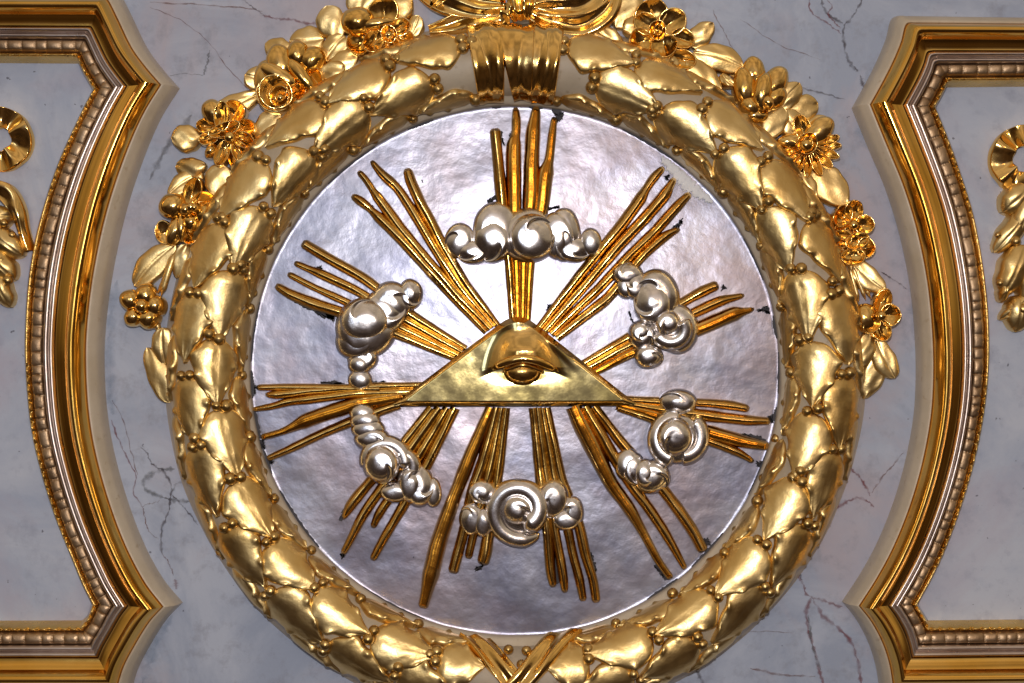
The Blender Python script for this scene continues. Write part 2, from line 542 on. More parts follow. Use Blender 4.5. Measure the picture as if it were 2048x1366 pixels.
# dark flakes where the silver has come away (px outlines)
chips = [
    [(1108, 226), (1128, 224), (1126, 236), (1116, 246), (1112, 236)], [(1022, 300), (1018, 272), (1024, 262), (1022, 285)],
    [(992, 258), (1004, 262), (1008, 292), (1002, 278)], [(975, 400), (994, 388), (996, 396), (975, 412)],
    [(1090, 420), (1112, 412), (1120, 414), (1100, 420)], [(1344, 456), (1366, 436), (1362, 452), (1350, 458)],
    [(1328, 352), (1340, 350), (1334, 362)], [(1446, 568), (1452, 575), (1442, 582)], [(1512, 620), (1536, 612), (1540, 628), (1524, 624)],
    [(640, 508), (690, 532), (716, 560), (700, 552), (660, 522)], [(604, 494), (628, 506), (612, 502)], [(628, 536), (640, 532), (644, 540), (632, 542)],
    [(580, 592), (620, 612), (670, 630), (668, 640), (640, 632), (590, 604)], [(650, 618), (672, 626), (668, 646), (654, 636)],
    [(640, 764), (668, 762), (690, 768), (650, 770)], [(740, 764), (770, 762), (760, 768)], [(505, 765), (512, 770), (510, 790), (504, 785)],
    [(506, 820), (512, 830), (512, 860), (506, 850)], [(516, 880), (528, 878), (530, 900), (520, 896)], [(534, 918), (548, 922), (540, 930)],
    [(704, 998), (714, 982), (700, 1010), (690, 1030), (684, 1044), (676, 1040), (686, 1020)], [(680, 1108), (690, 1110), (684, 1118)],
    [(846, 936), (862, 926), (858, 938)], [(952, 1134), (968, 1130), (962, 1140), (950, 1142)], [(1102, 1120), (1112, 1096), (1120, 1130), (1118, 1168), (1108, 1170)],
    [(1176, 1100), (1186, 1110), (1194, 1144), (1184, 1146)], [(1306, 1130), (1318, 1130), (1340, 1160), (1330, 1160)], [(1400, 1078), (1416, 1076), (1422, 1090), (1408, 1094)],
    [(1358, 1000), (1364, 1008), (1372, 1026), (1362, 1018)], [(1480, 866), (1520, 872), (1538, 886), (1490, 880)], [(1536, 832), (1550, 828), (1546, 846), (1536, 844)],
    [(1512, 922), (1530, 924), (1522, 936), (1514, 932)], [(1092, 622), (1096, 610), (1106, 606), (1102, 618)],
    [(1236, 490), (1232, 480), (1250, 462), (1246, 476)], [(1258, 620), (1262, 636), (1270, 650), (1262, 640)], [(742, 408), (748, 414), (758, 430), (750, 424)],
    [(850, 825), (866, 818), (880, 822), (862, 832)], 
    
]
mbc = MB()
for c in chips:
    v, f = blot(c, HD + .0045, 1.3)
    mbc.add(v, f)
for a0, a1, wd in ((-24, -18, 4), (-5, -3, 3), (3, 6, 4), (8, 10, 9), (24, 40, 3.5), (78, 83, 5), (86, 95, 3.5), (98, 101, 5), (128, 138, 4), (142, 150, 4),
                   (228, 243, 5), (247, 253, 4), (255, 262, 6), (264, 270, 6), (272, 285, 3), (-45, -32, 2.5), (60, 70, 2.5), (108, 118, 2), (200, 215, 2)):
    a = np.radians(np.linspace(a0, a1, 22)); wq = wd * (.6 + .5 * rng.random(22)) * np.sin(np.linspace(.15, PI - .15, 22)) ** .5
    po = [(1030 + 529 * math.sin(q), 741 - 529 * math.cos(q)) for q in a]
    pi_ = [(1030 + (528 - ww) * math.sin(q), 741 - (528 - ww) * math.cos(q)) for q, ww in zip(a, wq)]
    q4 = []
    for p, q in zip(po, pi_):
        x, z = W(*p, .0262); q4.append((x, -.0268, z)); x, z = W(*q, .0262); q4.append((x, -.0262, z))
    mbc.add(q4, [(2 * i, 2 * i + 1, 2 * i + 3, 2 * i + 2) for i in range(21)])
tag(mbc.build("bare_patches", M_chip, root_disc), None, kind="stuff")
ang = np.radians(np.linspace(34.5, 49.5, 60))
fo = 524 - 5 * np.abs(rng.normal(0, .6, 60)); fi_ = fo - 26 * np.sin(np.linspace(.12, PI - .12, 60)) ** .6 * (.8 + .35 * rng.random(60))
fv = []
for q, a1, b1 in zip(ang, fo, fi_):
    for j, rr_ in enumerate(np.linspace(a1, b1, 7)):
        x, z = W(1030 + rr_ * math.sin(q), 741 - rr_ * math.cos(q), HD)
        fv.append((x, -(HD + .0062 + .0014 * rng.random() - .004 * (j in (0, 6))), z))
mesh("filler_patch", fv, gfaces(60, 7), M_filler, root_disc)

# ------------------------------------------------------------------ wreath
R_W, A_W, B_W, H_W = .607, .066, .066, .038
wreath = empty("laurel_wreath", (CX, 0, CY))
tag(wreath, "large round gilded laurel wreath with berries and wrapped ribbon around the silver disc", "wreath")


def tor(th, ph, e):
    """th clockwise from the top, ph 0 at the crest, + outward, e above the roll"""
    rho = R_W + (A_W + e) * np.sin(ph)
    h = H_W + (B_W + e) * np.cos(ph)
    return np.stack([CX + rho * np.sin(th), -h, CY + rho * np.cos(th)], -1)


# roll and the cream rims
th = np.linspace(0, 2 * PI, 300, endpoint=False)
ph = np.linspace(-PI / 2, PI / 2, 28)
T2, P2 = np.meshgrid(th, ph, indexing='ij')
mb = MB(); mb.grid(tor(T2, P2, .0008 * vn(T2 * 60, P2 * 8, 1)), cu=True)
mb.build("wreath_ground", M_ground, wreath)


def ring(name, prof, m):
    pr = resample(catmull(prof, 8), 30)
    G = np.zeros((len(th), len(pr), 3))
    for j, (r, h) in enumerate(pr):
        rr = r + .0011 * vn(th * 14, r * 300, 4); hh = h + .0008 * vn(th * 19, r * 200, 7)
        G[:, j] = np.stack([CX + rr * np.sin(th), -hh, CY + rr * np.cos(th)], -1)
    mb = MB(); mb.grid(G, cu=True)
    return mb.build(name, m, wreath)


ring("inner_rim", [(.5245, .012), (.5262, .030), (.529, .036), (.536, .042), (.545, .050), (.552, .057)], M_cream)
ring("outer_rim", [(.665, .050), (.674, .046), (.681, .038), (.689, .024), (.696, .010), (.703, -.002)], M_cream)


def torus_leaf(th0, ph0, L, Wd, d=1, tilt=0., e0=.001, e1=.010, dome=.015, seed=0.):
    """laurel leaf on the roll; grows in direction d along th"""
    ns, ntt = 30, 23
    s = np.linspace(0, 1, ns)
    t = np.linspace(-1, 1, ntt - 2)
    t = np.concatenate([[-1.0], t, [1.0]])
    S, T = np.meshgrid(s, t, indexing='ij')
    wS = Wd * (np.minimum(1, np.clip(S, .001, 1) / .26) ** .5) * (1 - np.clip((S - .30) / .70, 0, 1) ** 1.35) ** .95
    side = np.sign(T)
    sc = 1 + .10 * (np.abs(np.sin(S * 10 + side * 1.3 + seed)) ** 1.4 - .5) + .05 * vn(S * 6, side * 3, seed)
    wS = wS * sc
    U = S * L + .004 * vn(T * 2, S * 2, seed)
    V = T * wS + tilt * L * S
    D_ = dome * (.62 * np.clip(1 - np.abs(T) ** 9, 0, 1) ** .6 + .38 * np.clip(1 - T ** 2, 0, 1)) * np.clip(S * 6, 0, 1) ** .5 * (.5 + .5 * np.clip((1 - S) * 3.0, 0, 1))
    E = e0 + (e1 - e0) * S ** 1.3 + D_
    # curled knobs along the edge, a soft midrib, hammered unevenness
    knob = np.exp(-((np.abs(T) - .86) / .13) ** 2) * np.clip(np.sin(S * 21 + side * 2 + seed * 1.7), 0, 1) ** 1.5 * np.clip((S - .15) * 5, 0, 1)
    E = E + .0072 * knob + .0014 * vn(S * 5 + seed, T * 2.4, seed) + .0004 * vn(S * 17, T * 11, seed)
    E = E - .0012 * np.exp(-(T / .07) ** 2) * (S > .12) * (math.sin(seed * 5) > 0)
    E[:, 0] = -.004; E[:, -1] = -.004
    E[:, 1] = np.maximum(E[:, 1] - .001, .0015); E[:, -2] = np.maximum(E[:, -2] - .001, .0015)
    ph = ph0 + V / A_W
    th = th0 + d * U / (R_W + A_W * np.sin(np.clip(ph0, -1.2, 1.2)))
    P = tor(th, ph, E)
    P[..., 1] = np.minimum(P[..., 1], -.002)
    if d < 0: P = P[:, ::-1]
    mb = MB(); mb.grid(P)
    return mb


def ball(c, r, n=14, m=8, sq=1.0, nrm=(0, -1, 0)):
    """full ball as verts / faces, flattened by sq along y"""
    v = []
    for i in range(m + 1):
        a = PI * i / m
        for j in range(n):
            b = 2 * PI * j / n
            v.append((c[0] + r * math.sin(a) * math.cos(b), c[1] - r * sq * math.cos(a), c[2] + r * math.sin(a) * math.sin(b)))
    return v, gfaces(m + 1, n, cv=True)


PER = .1620 / R_W * 1.0
n_leaf = 0
for d in (1, -1):
    a_start, a_end = .150, PI - .135
    n_per = 12
    per = (a_end - a_start) / n_per
    for k in range(-1, n_per):
        for row, ph0, off in (("a", .46, 0.0), ("b", -.44, .5), ("in", -1.22, .02), ("out", 1.30, .52)):
            
            t0 = a_start + (k + off) * per + rng.normal(0, .006)
            if t0 < .12: continue
            L = per * R_W * (1.0 + {"a": .0, "b": .0, "out": -.06, "in": -.12}[row]) * rng.uniform(.96, 1.04) * (1.0)
            if t0 * R_W + L * 1.0 > a_end * R_W + .02: L = (a_end + .03 - t0) * R_W
            if L < .05: continue
            p0 = ph0 + rng.normal(0, .05)
            sd = rng.uniform(0, 20)
            mb = torus_leaf(d * t0, p0, L * .96, (.0495 if row in 'ab' else .034 if row == 'out' else .027) * rng.uniform(.93, 1.07), d, rng.normal(0, .04), .0012, .0075, .0100 * rng.uniform(.85, 1.15), sd)
            mb.build("leaf", M_leaf, wreath); n_leaf += 1
            if row == 'out': continue
            # the berries lying at the foot of the leaf
            nb = (2 if rng.random() < .75 else 3) if row in 'ab' else 1
            pp = p0 + rng.normal(0, .1)
            for q in range(nb):
                tt = d * (t0 + rng.uniform(-.012, .004)) + (.0 if q < 2 else -.022 * d)
                ph_ = pp + (q - .5) * .27 if q < 2 else pp
                e_ = .0070
                c = tor(np.array(tt), np.array(ph_), e_)
                rb = .0116 * rng.uniform(.85, 1.18)
                v, f = ball(c, rb)
                mbb = MB(); mbb.add(v, f)
                # tip of the berry
                v2, f2 = ball((c[0] + .002, c[1] - rb * .9, c[2]), rb * .2, 8, 5)
                if nb == 2 or q < 2: mbb.build("berry", M_berry, wreath)
                else: mbb.build("berry", M_berry, wreath)
    # half leaves peeping out at the very inside and outside edge
    for k in range(n_per):
        for ph0 in ():
            t0 = a_start + (k + .08) * per
            mb = torus_leaf(d * t0, ph0 + rng.normal(0, .04), per * R_W * .8, .026, d, 0, .0, .004, .008, rng.uniform(0, 20))
            if n_leaf < 100:
                mb.build("leaf", M_leaf, wreath); n_leaf += 1

# ribbon wrapped round the wreath at the top: three folded bands
def wrap(ta0, ta1, tb0, tb1, folds, seed, e=.012, name="ribbon_wrap", mat=M_burn, ph_a=-1.35, ph_b=1.5):
    nu, nv = 46, 44
    u = np.linspace(0, 1, nu); v = np.linspace(0, 1, nv)
    U, V = np.meshgrid(u, v, indexing='ij')
    ph = ph_b + (ph_a - ph_b) * V
    th = (ta0 * (1 - V) + tb0 * V) * (1 - U) + (ta1 * (1 - V) + tb1 * V) * U
    uu = U + .10 * np.sin(V * 5 + seed) * np.sin(PI * U)
    f = .5 + .5 * np.cos(2 * PI * folds * uu + .8 * np.sin(V * 4 + seed))
    f = f ** .7
    E = e + .0062 * f * (.5 + .5 * np.sin(PI * np.clip(V, 0, 1)) ** .5) + .0012 * vn(U * 9, V * 7, seed)
    edge = np.minimum(U, 1 - U)
    E = E * np.clip(edge / .04, 0, 1) ** .5 + .001
    mb = MB(); mb.grid(tor(th, ph, E))
    return mb.build(name, mat, wreath)


def ta(px): return (px - 1030) * .001 / .622
wrap(ta(940), ta(1014), ta(946), ta(1006), 1.3, 1.0, .013)
wrap(ta(1062), ta(1119), ta(1064), ta(1121), 1.4, 2.4, .013)
wrap(ta(982), ta(1072), ta(1026), ta(1084), 1.0, 4.1, .010)
# crossing ribbon at the foot
def cross(pa, pb, wd0, wd1, seed, e):
    nu, nv = 40, 30
    a = np.array(pa, float); b = np.array(pb, float)
    V = np.linspace(0, 1, nu)[:, None]; U = np.linspace(-1, 1, nv)[None, :]
    th = a[0] + (b[0] - a[0]) * V + U * (wd0 + (wd1 - wd0) * V) / .62
    ph = a[1] + (b[1] - a[1]) * V + 0 * U
    E = e + .007 * (.5 + .5 * np.cos(U * 5.5 + seed + np.sin(V * 4))) + .001 * vn(U * 5, V * 8, seed)
    E = E * np.clip((1 - np.abs(U)) / .08, 0, 1) ** .5 + .001
    mb = MB(); mb.grid(tor(th, ph, E)); mb.build("ribbon_cross", M_burn, wreath)
pb_ = PI
cross((pb_ + .150, -1.35), (pb_ - .10, .75), .038, .026, .5, .014)
cross((pb_ - .185, -1.40), (pb_ + .09, .75), .044, .026, 2.1, .018)
for px, py in ((1017, 1300), (1053, 1302), (1043, 1330)):
    x, z = W(px, py, .10)
    v, f = ball((x, -.094, z), .010); m_ = MB(); m_.add(v, f); m_.build("berry", M_berry, wreath)


# ------------------------------------------------------------------ rays
def strip_poly(st, h0, hh, seed, flutes=2, nsub=5):
    """st: stations (px, py, halfwidth px); carved gilded ray with flutes, returns MB"""
    L_ = np.linalg.norm(np.diff(np.array(st)[:, :2], axis=0), axis=1).sum()
    c = resample(st, max(40, int(L_ / 4)))
    for _ in range(2):
        c2 = c.copy(); c2[1:-1] = (c[:-2] + 2 * c[1:-1] + c[2:]) / 4; c = c2
    for _ in range(14):
        c[1:-1, :2] = (c[:-2, :2] + 2 * c[1:-1, :2] + c[2:, :2]) / 4
    n = len(c)
    k = np.linspace(0, 1, n)
    xy = c[:, :2]
    tn = np.gradient(xy, axis=0); tn /= np.linalg.norm(tn, axis=1)[:, None] + 1e-9
    nm = np.stack([-tn[:, 1], tn[:, 0]], 1)
    t = np.array([-1.10, -1, -.9, -.66, -.42, -.2, 0, .2, .42, .66, .9, 1, 1.10])
    if flutes == 2: pr = np.array([0, 0, .30, .80, .92, .62, .45, .62, .95, .86, .32, 0, 0])
    else: pr = np.array([0, 0, .30, .58, .80, .95, 1.0, .93, .78, .55, .28, 0, 0])
    sl = n
    hwv = np.maximum(c[:, 2], 2.5) * 1.20 * (1 - .12 * k)
    hwv = hwv * (1 + .05 * vn(k * 17, k * 5 + seed, seed))
    hwv[0] *= .55; hwv[1] *= .85
    G = np.zeros((n, len(t), 3))
    sk = .10 * vn(k * 5, k * 9, seed)
    for j in range(len(t)):
        o = t[j] + (sk * (1 - t[j] ** 2) if abs(t[j]) < 1 else 0)
        p = xy + nm * (hwv * o)[:, None] + rng.normal(0, .12, (n, 2))
        hgt = h0 + (-.003 if j in (0, len(t) - 1) else hh * (.86 if j in (1, len(t) - 2) else 1) + pr[j] * .00105 * hwv) * (.97 + .06 * vn(k * 9, k * 3, seed))
        hgt = hgt * 1.0
        if True:
            hgt[0] = h0 + (hgt[0] - h0) * .25; hgt[1] = h0 + (hgt[1] - h0) * .8
        for i in range(n):
            x, z = W(p[i, 0], p[i, 1], h0 + .5 * hh)
            G[i, j] = (x, -hgt[i], z)
    mb = MB(); mb.grid(G)
    # end cap
    return mb


RAY_LABEL = {}
bundles = [
 ("four fingered gilded ray bundle rising straight up behind the topmost cloud", [
  [(990, 256, 9), (994, 300, 9), (1002, 385, 10), (1018, 525, 8), (1026, 645, 7)],
  [(1031, 214, 5), (1033, 240, 8), (1032, 274, 8), (1027, 284, 12), (1027, 330, 13), (1029, 400, 12), (1032, 525, 8), (1036, 645, 6)],
  [(1073, 212, 6), (1070, 236, 9), (1066, 260, 12), (1063, 330, 13), (1061, 410, 14), (1047, 525, 8), (1045, 645, 6)],
  [(1109, 233, 5), (1104, 270, 7), (1098, 326, 8), (1091, 342, 13), (1084, 412, 13), (1061, 525, 8), (1055, 645, 6)]]),
 ("four fingered gilded ray bundle slanting to the upper left, passing free between two clouds", [
  [(703, 391, 5), (722, 402, 8), (745, 422, 6), (755, 433, 9), (800, 475, 10), (840, 520, 10), (905, 592, 9), (972, 664, 6)],
  [(716, 342, 5), (735, 362, 6), (746, 383, 6), (755, 394, 9), (800, 455, 9), (850, 515, 9), (910, 585, 9), (980, 658, 6)],
  [(742, 321, 4), (760, 345, 7), (778, 361, 9), (794, 374, 8), (830, 430, 9), (870, 498, 9), (920, 575, 9), (987, 653, 6)],
  [(814, 336, 7), (819, 358, 9), (840, 405, 9), (865, 450, 9), (886, 492, 9), (932, 570, 9), (995, 650, 6)]]),
 ("four fingered gilded ray bundle above the left edge, running under the round headed cloud", [
  [(604, 485, 8), (655, 516, 9), (727, 556, 9), (750, 573, 9), (826, 633, 9), (932, 697, 6)],
  [(588, 525, 5), (622, 540, 6), (640, 547, 8), (715, 582, 8), (818, 645, 8), (924, 704, 6)],
  [(575, 547, 5), (622, 572, 6), (697, 606, 7), (808, 658, 8), (916, 711, 6)],
  [(551, 570, 6), (576, 587, 8), (625, 607, 10), (680, 624, 10), (799, 670, 9), (908, 716, 6)]]),
 ("gilded ray bundle lying level towards the left rim, five long thin prongs", [
  [(512, 775, 5), (582, 774, 6), (693, 775, 6), (760, 772, 7), (845, 770, 6)],
  [(530, 789, 4), (552, 790, 7), (613, 782, 7), (700, 776, 6), (760, 778, 6)],
  [(504, 819, 4), (551, 812, 6), (566, 805, 7), (640, 796, 8), (705, 787, 8), (800, 784, 9), (842, 782, 7)],
  [(521, 875, 5), (567, 863, 6), (590, 852, 9), (608, 842, 13), (660, 824, 13), (720, 806, 12), (790, 795, 10), (830, 790, 8)],
  [(533, 918, 5), (582, 897, 7), (644, 867, 8), (690, 848, 9), (740, 828, 10), (800, 808, 9)]]),
 ("gilded ray bundle slanting down to the lower left beneath the caterpillar shaped cloud", [
  [(686, 1039, 3), (696, 1018, 8), (712, 996, 10), (736, 968, 9), (806, 888, 9), (864, 815, 9)],
  [(685, 1109, 5), (705, 1072, 7), (722, 1036, 9), (745, 1001, 9), (822, 897, 10), (880, 815, 9)],
  [(745, 1056, 5), (758, 1026, 8), (773, 1005, 8), (838, 912, 10), (896, 815, 9)],
  [(744, 1121, 6), (767, 1078, 8), (804, 1016, 9), (854, 930, 10), (911, 815, 9)]]),
 ("gilded ray bundle pointing down left of the spiral cloud, its first prong the longest", [
  [(845, 1217, 8), (853, 1185, 10), (861, 1150, 14), (875, 1090, 14), (890, 1045, 13), (910, 990, 12), (945, 900, 12), (982, 815, 10)],
  [(905, 1147, 9), (914, 1113, 9), (925, 1072, 9), (945, 980, 10), (962, 935, 10), (994, 815, 8)],
  [(936, 1118, 6), (943, 1086, 7), (955, 1036, 8), (982, 930, 10), (1004, 815, 8)],
  [(964, 1130, 9), (971, 1108, 11), (976, 1072, 10), (999, 930, 9), (1013, 815, 7)]]),
 ("gilded ray bundle pointing down right of the spiral cloud with four narrow even prongs", [
  [(1107, 1175, 6), (1101, 1144, 8), (1098, 1102, 9), (1096, 1066, 9), (1081, 955, 10), (1066, 815, 8)],
  [(1130, 1186, 5), (1127, 1156, 8), (1120, 1112, 8), (1111, 1066, 8), (1093, 955, 9), (1075, 815, 8)],
  [(1167, 1203, 6), (1159, 1158, 8), (1146, 1111, 8), (1136, 1060, 8), (1108, 955, 10), (1084, 815, 8)],
  [(1193, 1206, 7), (1186, 1158, 8), (1171, 1111, 9), (1159, 1052, 9), (1121, 955, 10), (1093, 815, 8)]]),
 ("long dark gilded ray bundle slanting to the lower right with three wide apart prongs", [
  [(1343, 1158, 6), (1315, 1120, 7), (1287, 1066, 8), (1257, 1014, 11), (1222, 968, 13), (1192, 907, 15), (1166, 856, 16), (1146, 812, 14)],
  [(1371, 1139, 5), (1350, 1100, 7), (1327, 1060, 9), (1296, 1014, 9), (1264, 972, 10), (1214, 892, 11), (1170, 812, 10)],
  [(1408, 1104, 9), (1385, 1060, 10), (1353, 1014, 10), (1327, 980, 10), (1242, 885, 10), (1188, 812, 8)]]),
 ("gilded ray bundle lying level towards the right rim behind the knotted cloud", [
  [(1499, 818, 6), (1466, 811, 8), (1418, 806, 7), (1311, 803, 8), (1250, 800, 8)],
  [(1542, 842, 6), (1498, 841, 8), (1418, 832, 10), (1311, 816, 9), (1250, 806, 8)],
  [(1538, 893, 7), (1482, 882, 11), (1424, 866, 12), (1302, 829, 10), (1232, 810, 8)],
  [(1508, 924, 4), (1476, 904, 7), (1424, 884, 8), (1300, 836, 8), (1235, 815, 7)]]),
 ("short gilded ray bundle to the right rising slightly behind the twin curled cloud", [
  [(1437, 569, 8), (1406, 582, 9), (1368, 603, 8), (1256, 676, 9), (1162, 730, 7)],
  [(1489, 590, 4), (1464, 596, 6), (1441, 601, 9), (1392, 624, 9), (1259, 690, 9), (1170, 738, 7)],
  [(1509, 617, 3), (1486, 624, 7), (1472, 625, 12), (1401, 656, 13), (1263, 706, 9), (1182, 748, 7)]]),
 ("long gilded ray bundle slanting to the upper right below the white filler patch", [
  [(1328, 334, 5), (1309, 353, 8), (1289, 382, 7), (1284, 394, 10), (1242, 452, 10), (1212, 487, 9), (1160, 550, 9), (1078, 655, 7)],
  [(1350, 356, 5), (1338, 372, 7), (1334, 386, 10), (1294, 432, 10), (1242, 487, 10), (1180, 560, 9), (1090, 662, 7)],
  [(1381, 386, 6), (1353, 414, 9), (1309, 464, 9), (1265, 505, 9), (1195, 580, 9), (1102, 668, 7)],
  [(1360, 457, 4), (1332, 470, 8), (1283, 514, 8), (1215, 598, 10), (1113, 676, 8)]]),
]
for bi, (lab, rays) in enumerate(bundles):
    c = np.mean([r[0][:2] for r in rays], axis=0)
    x, z = W(c[0], c[1], .02)
    rt = empty("ray_bundle", (float(x), 0, float(z)))
    tag(rt, lab, "ray bundle", "gilded rays around the triangle")
    for i, st in enumerate(rays):
        strip_poly(st, HD + .001, .014 + .0012 * (i % 2), bi * 3.1 + i * 1.7 + .3, 2 if st[len(st) // 2][2] >= 12 else 1).build("ray", M_ray, rt, sharp=42)


# ------------------------------------------------------------------ clouds
def puff(px, py, rx, ry, h0, hz, rot=0., seed=0.):
    """swollen lobe standing on height h0"""
    hz = hz * .60
    x, z = W(px, py, h0 + hz * .5)
    m, n = 26, 72
    a = np.concatenate([np.linspace(0.02, PI / 2, m), [PI / 2 + .35, PI / 2 + .7]])
    ca_ = np.cos(a); ca_ = np.sign(ca_) * np.abs(ca_) ** .66
    b = np.linspace(0, 2 * PI, n, endpoint=False)
    A, B = np.meshgrid(a, b, indexing='ij')
    k = .001 * (D - h0 - hz * .5) / D
    rr = np.sin(A) ** .92
    dx = rx * k * rr * np.cos(B) * (1 + .035 * vn(np.cos(B) * 2, np.sin(B) * 2, seed))
    dz = ry * k * rr * np.sin(B) * (1 + .035 * vn(np.sin(B) * 2, np.cos(B) * 2, seed + 3))
    cr, sr = math.cos(rot), math.sin(rot)
    H = h0 + hz * ca_[:, None] * (1 + .05 * vn(dx * 60, dz * 60, seed))
    if min(rx, ry) > 23:
        sg = 1 if math.sin(seed * 1.9) > 0 else -1
        rr_ = np.clip(A / (PI / 2), 0, 1)
        fr = ((sg * (B - seed * 2.1) - 2.3 * rr_) / (2 * PI)) % 1.0
        step = fr * np.clip((1 - fr) / .05, 0, 1)
        H = H + hz * .30 * (step - .5) * np.clip((rr_ - .16) / .25, 0, 1) * np.clip((1.02 - rr_) / .22, 0, 1)
    H[-1] = .013
    H = np.maximum(H, .012)
    mb = MB(); mb.grid(xyz(x + dx * cr - dz * sr, z + dx * sr + dz * cr, H), cv=True)
    return mb


def curl(px, py, r0, r1, a0, a1, t0, t1, h0, h1, seed=0., sx=1., sy=1.):
    """spiral roll: radius r0->r1 px, angle a0->a1 degrees (0 right, counter-clockwise up), tube t0->t1 px"""
    n, m = 64, 22
    k = np.linspace(0, 1, n)
    a = np.radians(a0 + (a1 - a0) * k)
    r = r0 + (r1 - r0) * k
    tr = (t0 + (t1 - t0) * k)
    tr = tr * np.clip(np.minimum(k, 1 - k) / .08, 0, 1) ** .5 + .2
    h = h0 + (h1 - h0) * k
    ks = .001 * (D - h1) / D
    x0, z0 = W(px, py, (h0 + h1) / 2)
    cx = x0 + r * np.cos(a) * ks * sx; cz = z0 + r * np.sin(a) * ks * sy
    dx = np.gradient(cx); dz = np.gradient(cz); L = np.hypot(dx, dz) + 1e-9
    nx, nz = -dz / L, dx / L
    G = np.zeros((n, m, 3))
    for j in range(m):
        q = 2 * PI * j / m
        o = np.cos(q) * tr * ks; hh = h + np.sin(q) * tr * ks * .95
        G[:, j] = np.stack([cx + nx * o, -np.maximum(hh, .010), cz + nz * o], -1)
    mb = MB(); mb.grid(G, cv=True)
    return mb


CG = "silver clouds on the disc"
def cloud(lab, lobes, c):
    x, z = W(*c, .02)
    rt = empty("silver_cloud", (float(x), 0, float(z)))
    tag(rt, lab, "cloud", CG)
    for i, l in enumerate(lobes):
        if l[0] == 'p': puff(*l[1:], seed=i * 1.7 + c[0]).build("puff", M_silver, rt)
        else: curl(*l[1:], seed=i).build("curl", M_silver, rt)


B0 = .031
cloud("wide silver cloud of six lobes, topmost on the disc", [
    ('p', 920, 481, 31, 36, B0, .030), ('p', 946, 504, 34, 25, B0, .036), ('p', 992, 462, 48, 60, B0, .044),
    ('p', 985, 480, 42, 46, B0, .052), ('p', 1128, 468, 34, 55, B0, .036), ('p', 1115, 470, 36, 48, B0, .040), ('p', 1148, 498, 36, 27, B0, .034), ('p', 1182, 484, 22, 29, B0, .034),
    ('p', 1058, 470, 58, 56, B0, .052), ('p', 1064, 474, 49, 48, B0 + .006, .058)], (1045, 480))
cloud("silver cloud with one big round head and a two lobed tail below", [
    ('p', 820, 588, 26, 31, B0, .040), ('p', 782, 606, 44, 44, B0, .046), ('p', 768, 622, 46, 46, B0, .050), ('p', 730, 655, 63, 61, B0, .062), ('p', 712, 684, 44, 36, B0, .054), ('p', 728, 640, 50, 44, B0 + .014, .054),
    ('p', 724, 716, 32, 27, B0, .040), ('p', 720, 728, 26, 22, B0, .043), ('p', 720, 759, 25, 22, B0, .034)], (735, 660))
cloud("silver cloud with two curled balls side by side below the upper right rays", [
    ('p', 1256, 548, 32, 24, B0, .038), ('p', 1253, 572, 22, 26, B0, .034), ('p', 1272, 570, 26, 30, B0, .040), ('p', 1314, 594, 47, 57, B0, .054), ('p', 1306, 604, 40, 46, B0 + .006, .052),
    ('p', 1356, 657, 43, 50, B0, .044), ('c', 1346, 655, 20, 34, 40, -165, 16, 17, .056, .044), ('p', 1336, 647, 29, 30, B0 + .006, .062), ('p', 1286, 672, 31, 32, B0, .040), ('p', 1283, 664, 27, 24, B0, .047), ('p', 1298, 713, 30, 25, B0, .042)], (1315, 625))
cloud("caterpillar shaped silver cloud with ringed body and a curled ball, lower left", [
    ('p', 724, 828, 27, 22, B0, .036), ('p', 730, 842, 32, 22, B0, .042), ('p', 736, 858, 35, 23, B0, .046), ('p', 744, 878, 38, 25, B0, .050), ('p', 790, 984, 32, 22, B0, .042),
    ('p', 866, 985, 18, 31, B0, .032), ('p', 838, 972, 32, 43, B0, .044), ('p', 822, 968, 30, 38, B0, .048),
    ('c', 766, 924, 28, 46, 200, -20, 18, 18, .044, .044), ('c', 800, 930, 20, 30, 110, -60, 14, 16, .048, .040), ('p', 761, 928, 38, 40, B0 + .010, .062)], (785, 910))
cloud("broad silver cloud curled into a big spiral, lowest on the disc", [
    ('p', 964, 984, 29, 25, B0, .036), ('p', 942, 1038, 25, 34, B0, .034), ('p', 966, 1046, 20, 30, B0, .040), ('p', 1145, 1024, 24, 33, B0, .034), ('p', 1132, 1040, 28, 22, B0, .036), ('p', 1108, 998, 32, 40, B0, .046),
    ('p', 1036, 1022, 54, 52, B0, .036), ('c', 1040, 1020, 62, 30, -50, -440, 17, 23, .036, .050), ('p', 1034, 1019, 33, 31, B0 + .006, .054)], (1040, 1020))
cloud("knotted silver cloud of interlocked crescents with a small double lobe, lower right", [
    ('p', 1357, 804, 39, 27, B0, .044), ('p', 1354, 876, 52, 52, B0, .040), ('c', 1354, 878, 42, 40, 75, 262, 19, 21, .036, .044), ('c', 1362, 876, 42, 34, 60, -95, 18, 20, .038, .040), ('p', 1351, 874, 38, 40, B0 + .012, .058), ('p', 1256, 930, 27, 34, B0, .036), ('p', 1268, 938, 26, 34, B0, .040), ('p', 1304, 954, 38, 35, B0, .046), ('p', 1290, 946, 24, 30, B0 + .006, .040)], (1320, 880))


# ------------------------------------------------------------------ triangle with the eye
def rounded_poly(V, rads, n=14):
    out = []
    V = [np.array(v, float) for v in V]
    for i, v in enumerate(V):
        a = V[i - 1] - v; b = V[(i + 1) % len(V)] - v
        la, lb = np.linalg.norm(a), np.linalg.norm(b)
        a /= la; b /= lb
        p0 = v + a * rads[i]; p1 = v + b * rads[i]
        for t in np.linspace(0, 1, n):
            out.append((1 - t) ** 2 * p0 + 2 * t * (1 - t) * v + t * t * p1)
    out.append(out[0])
    return np.array(out)


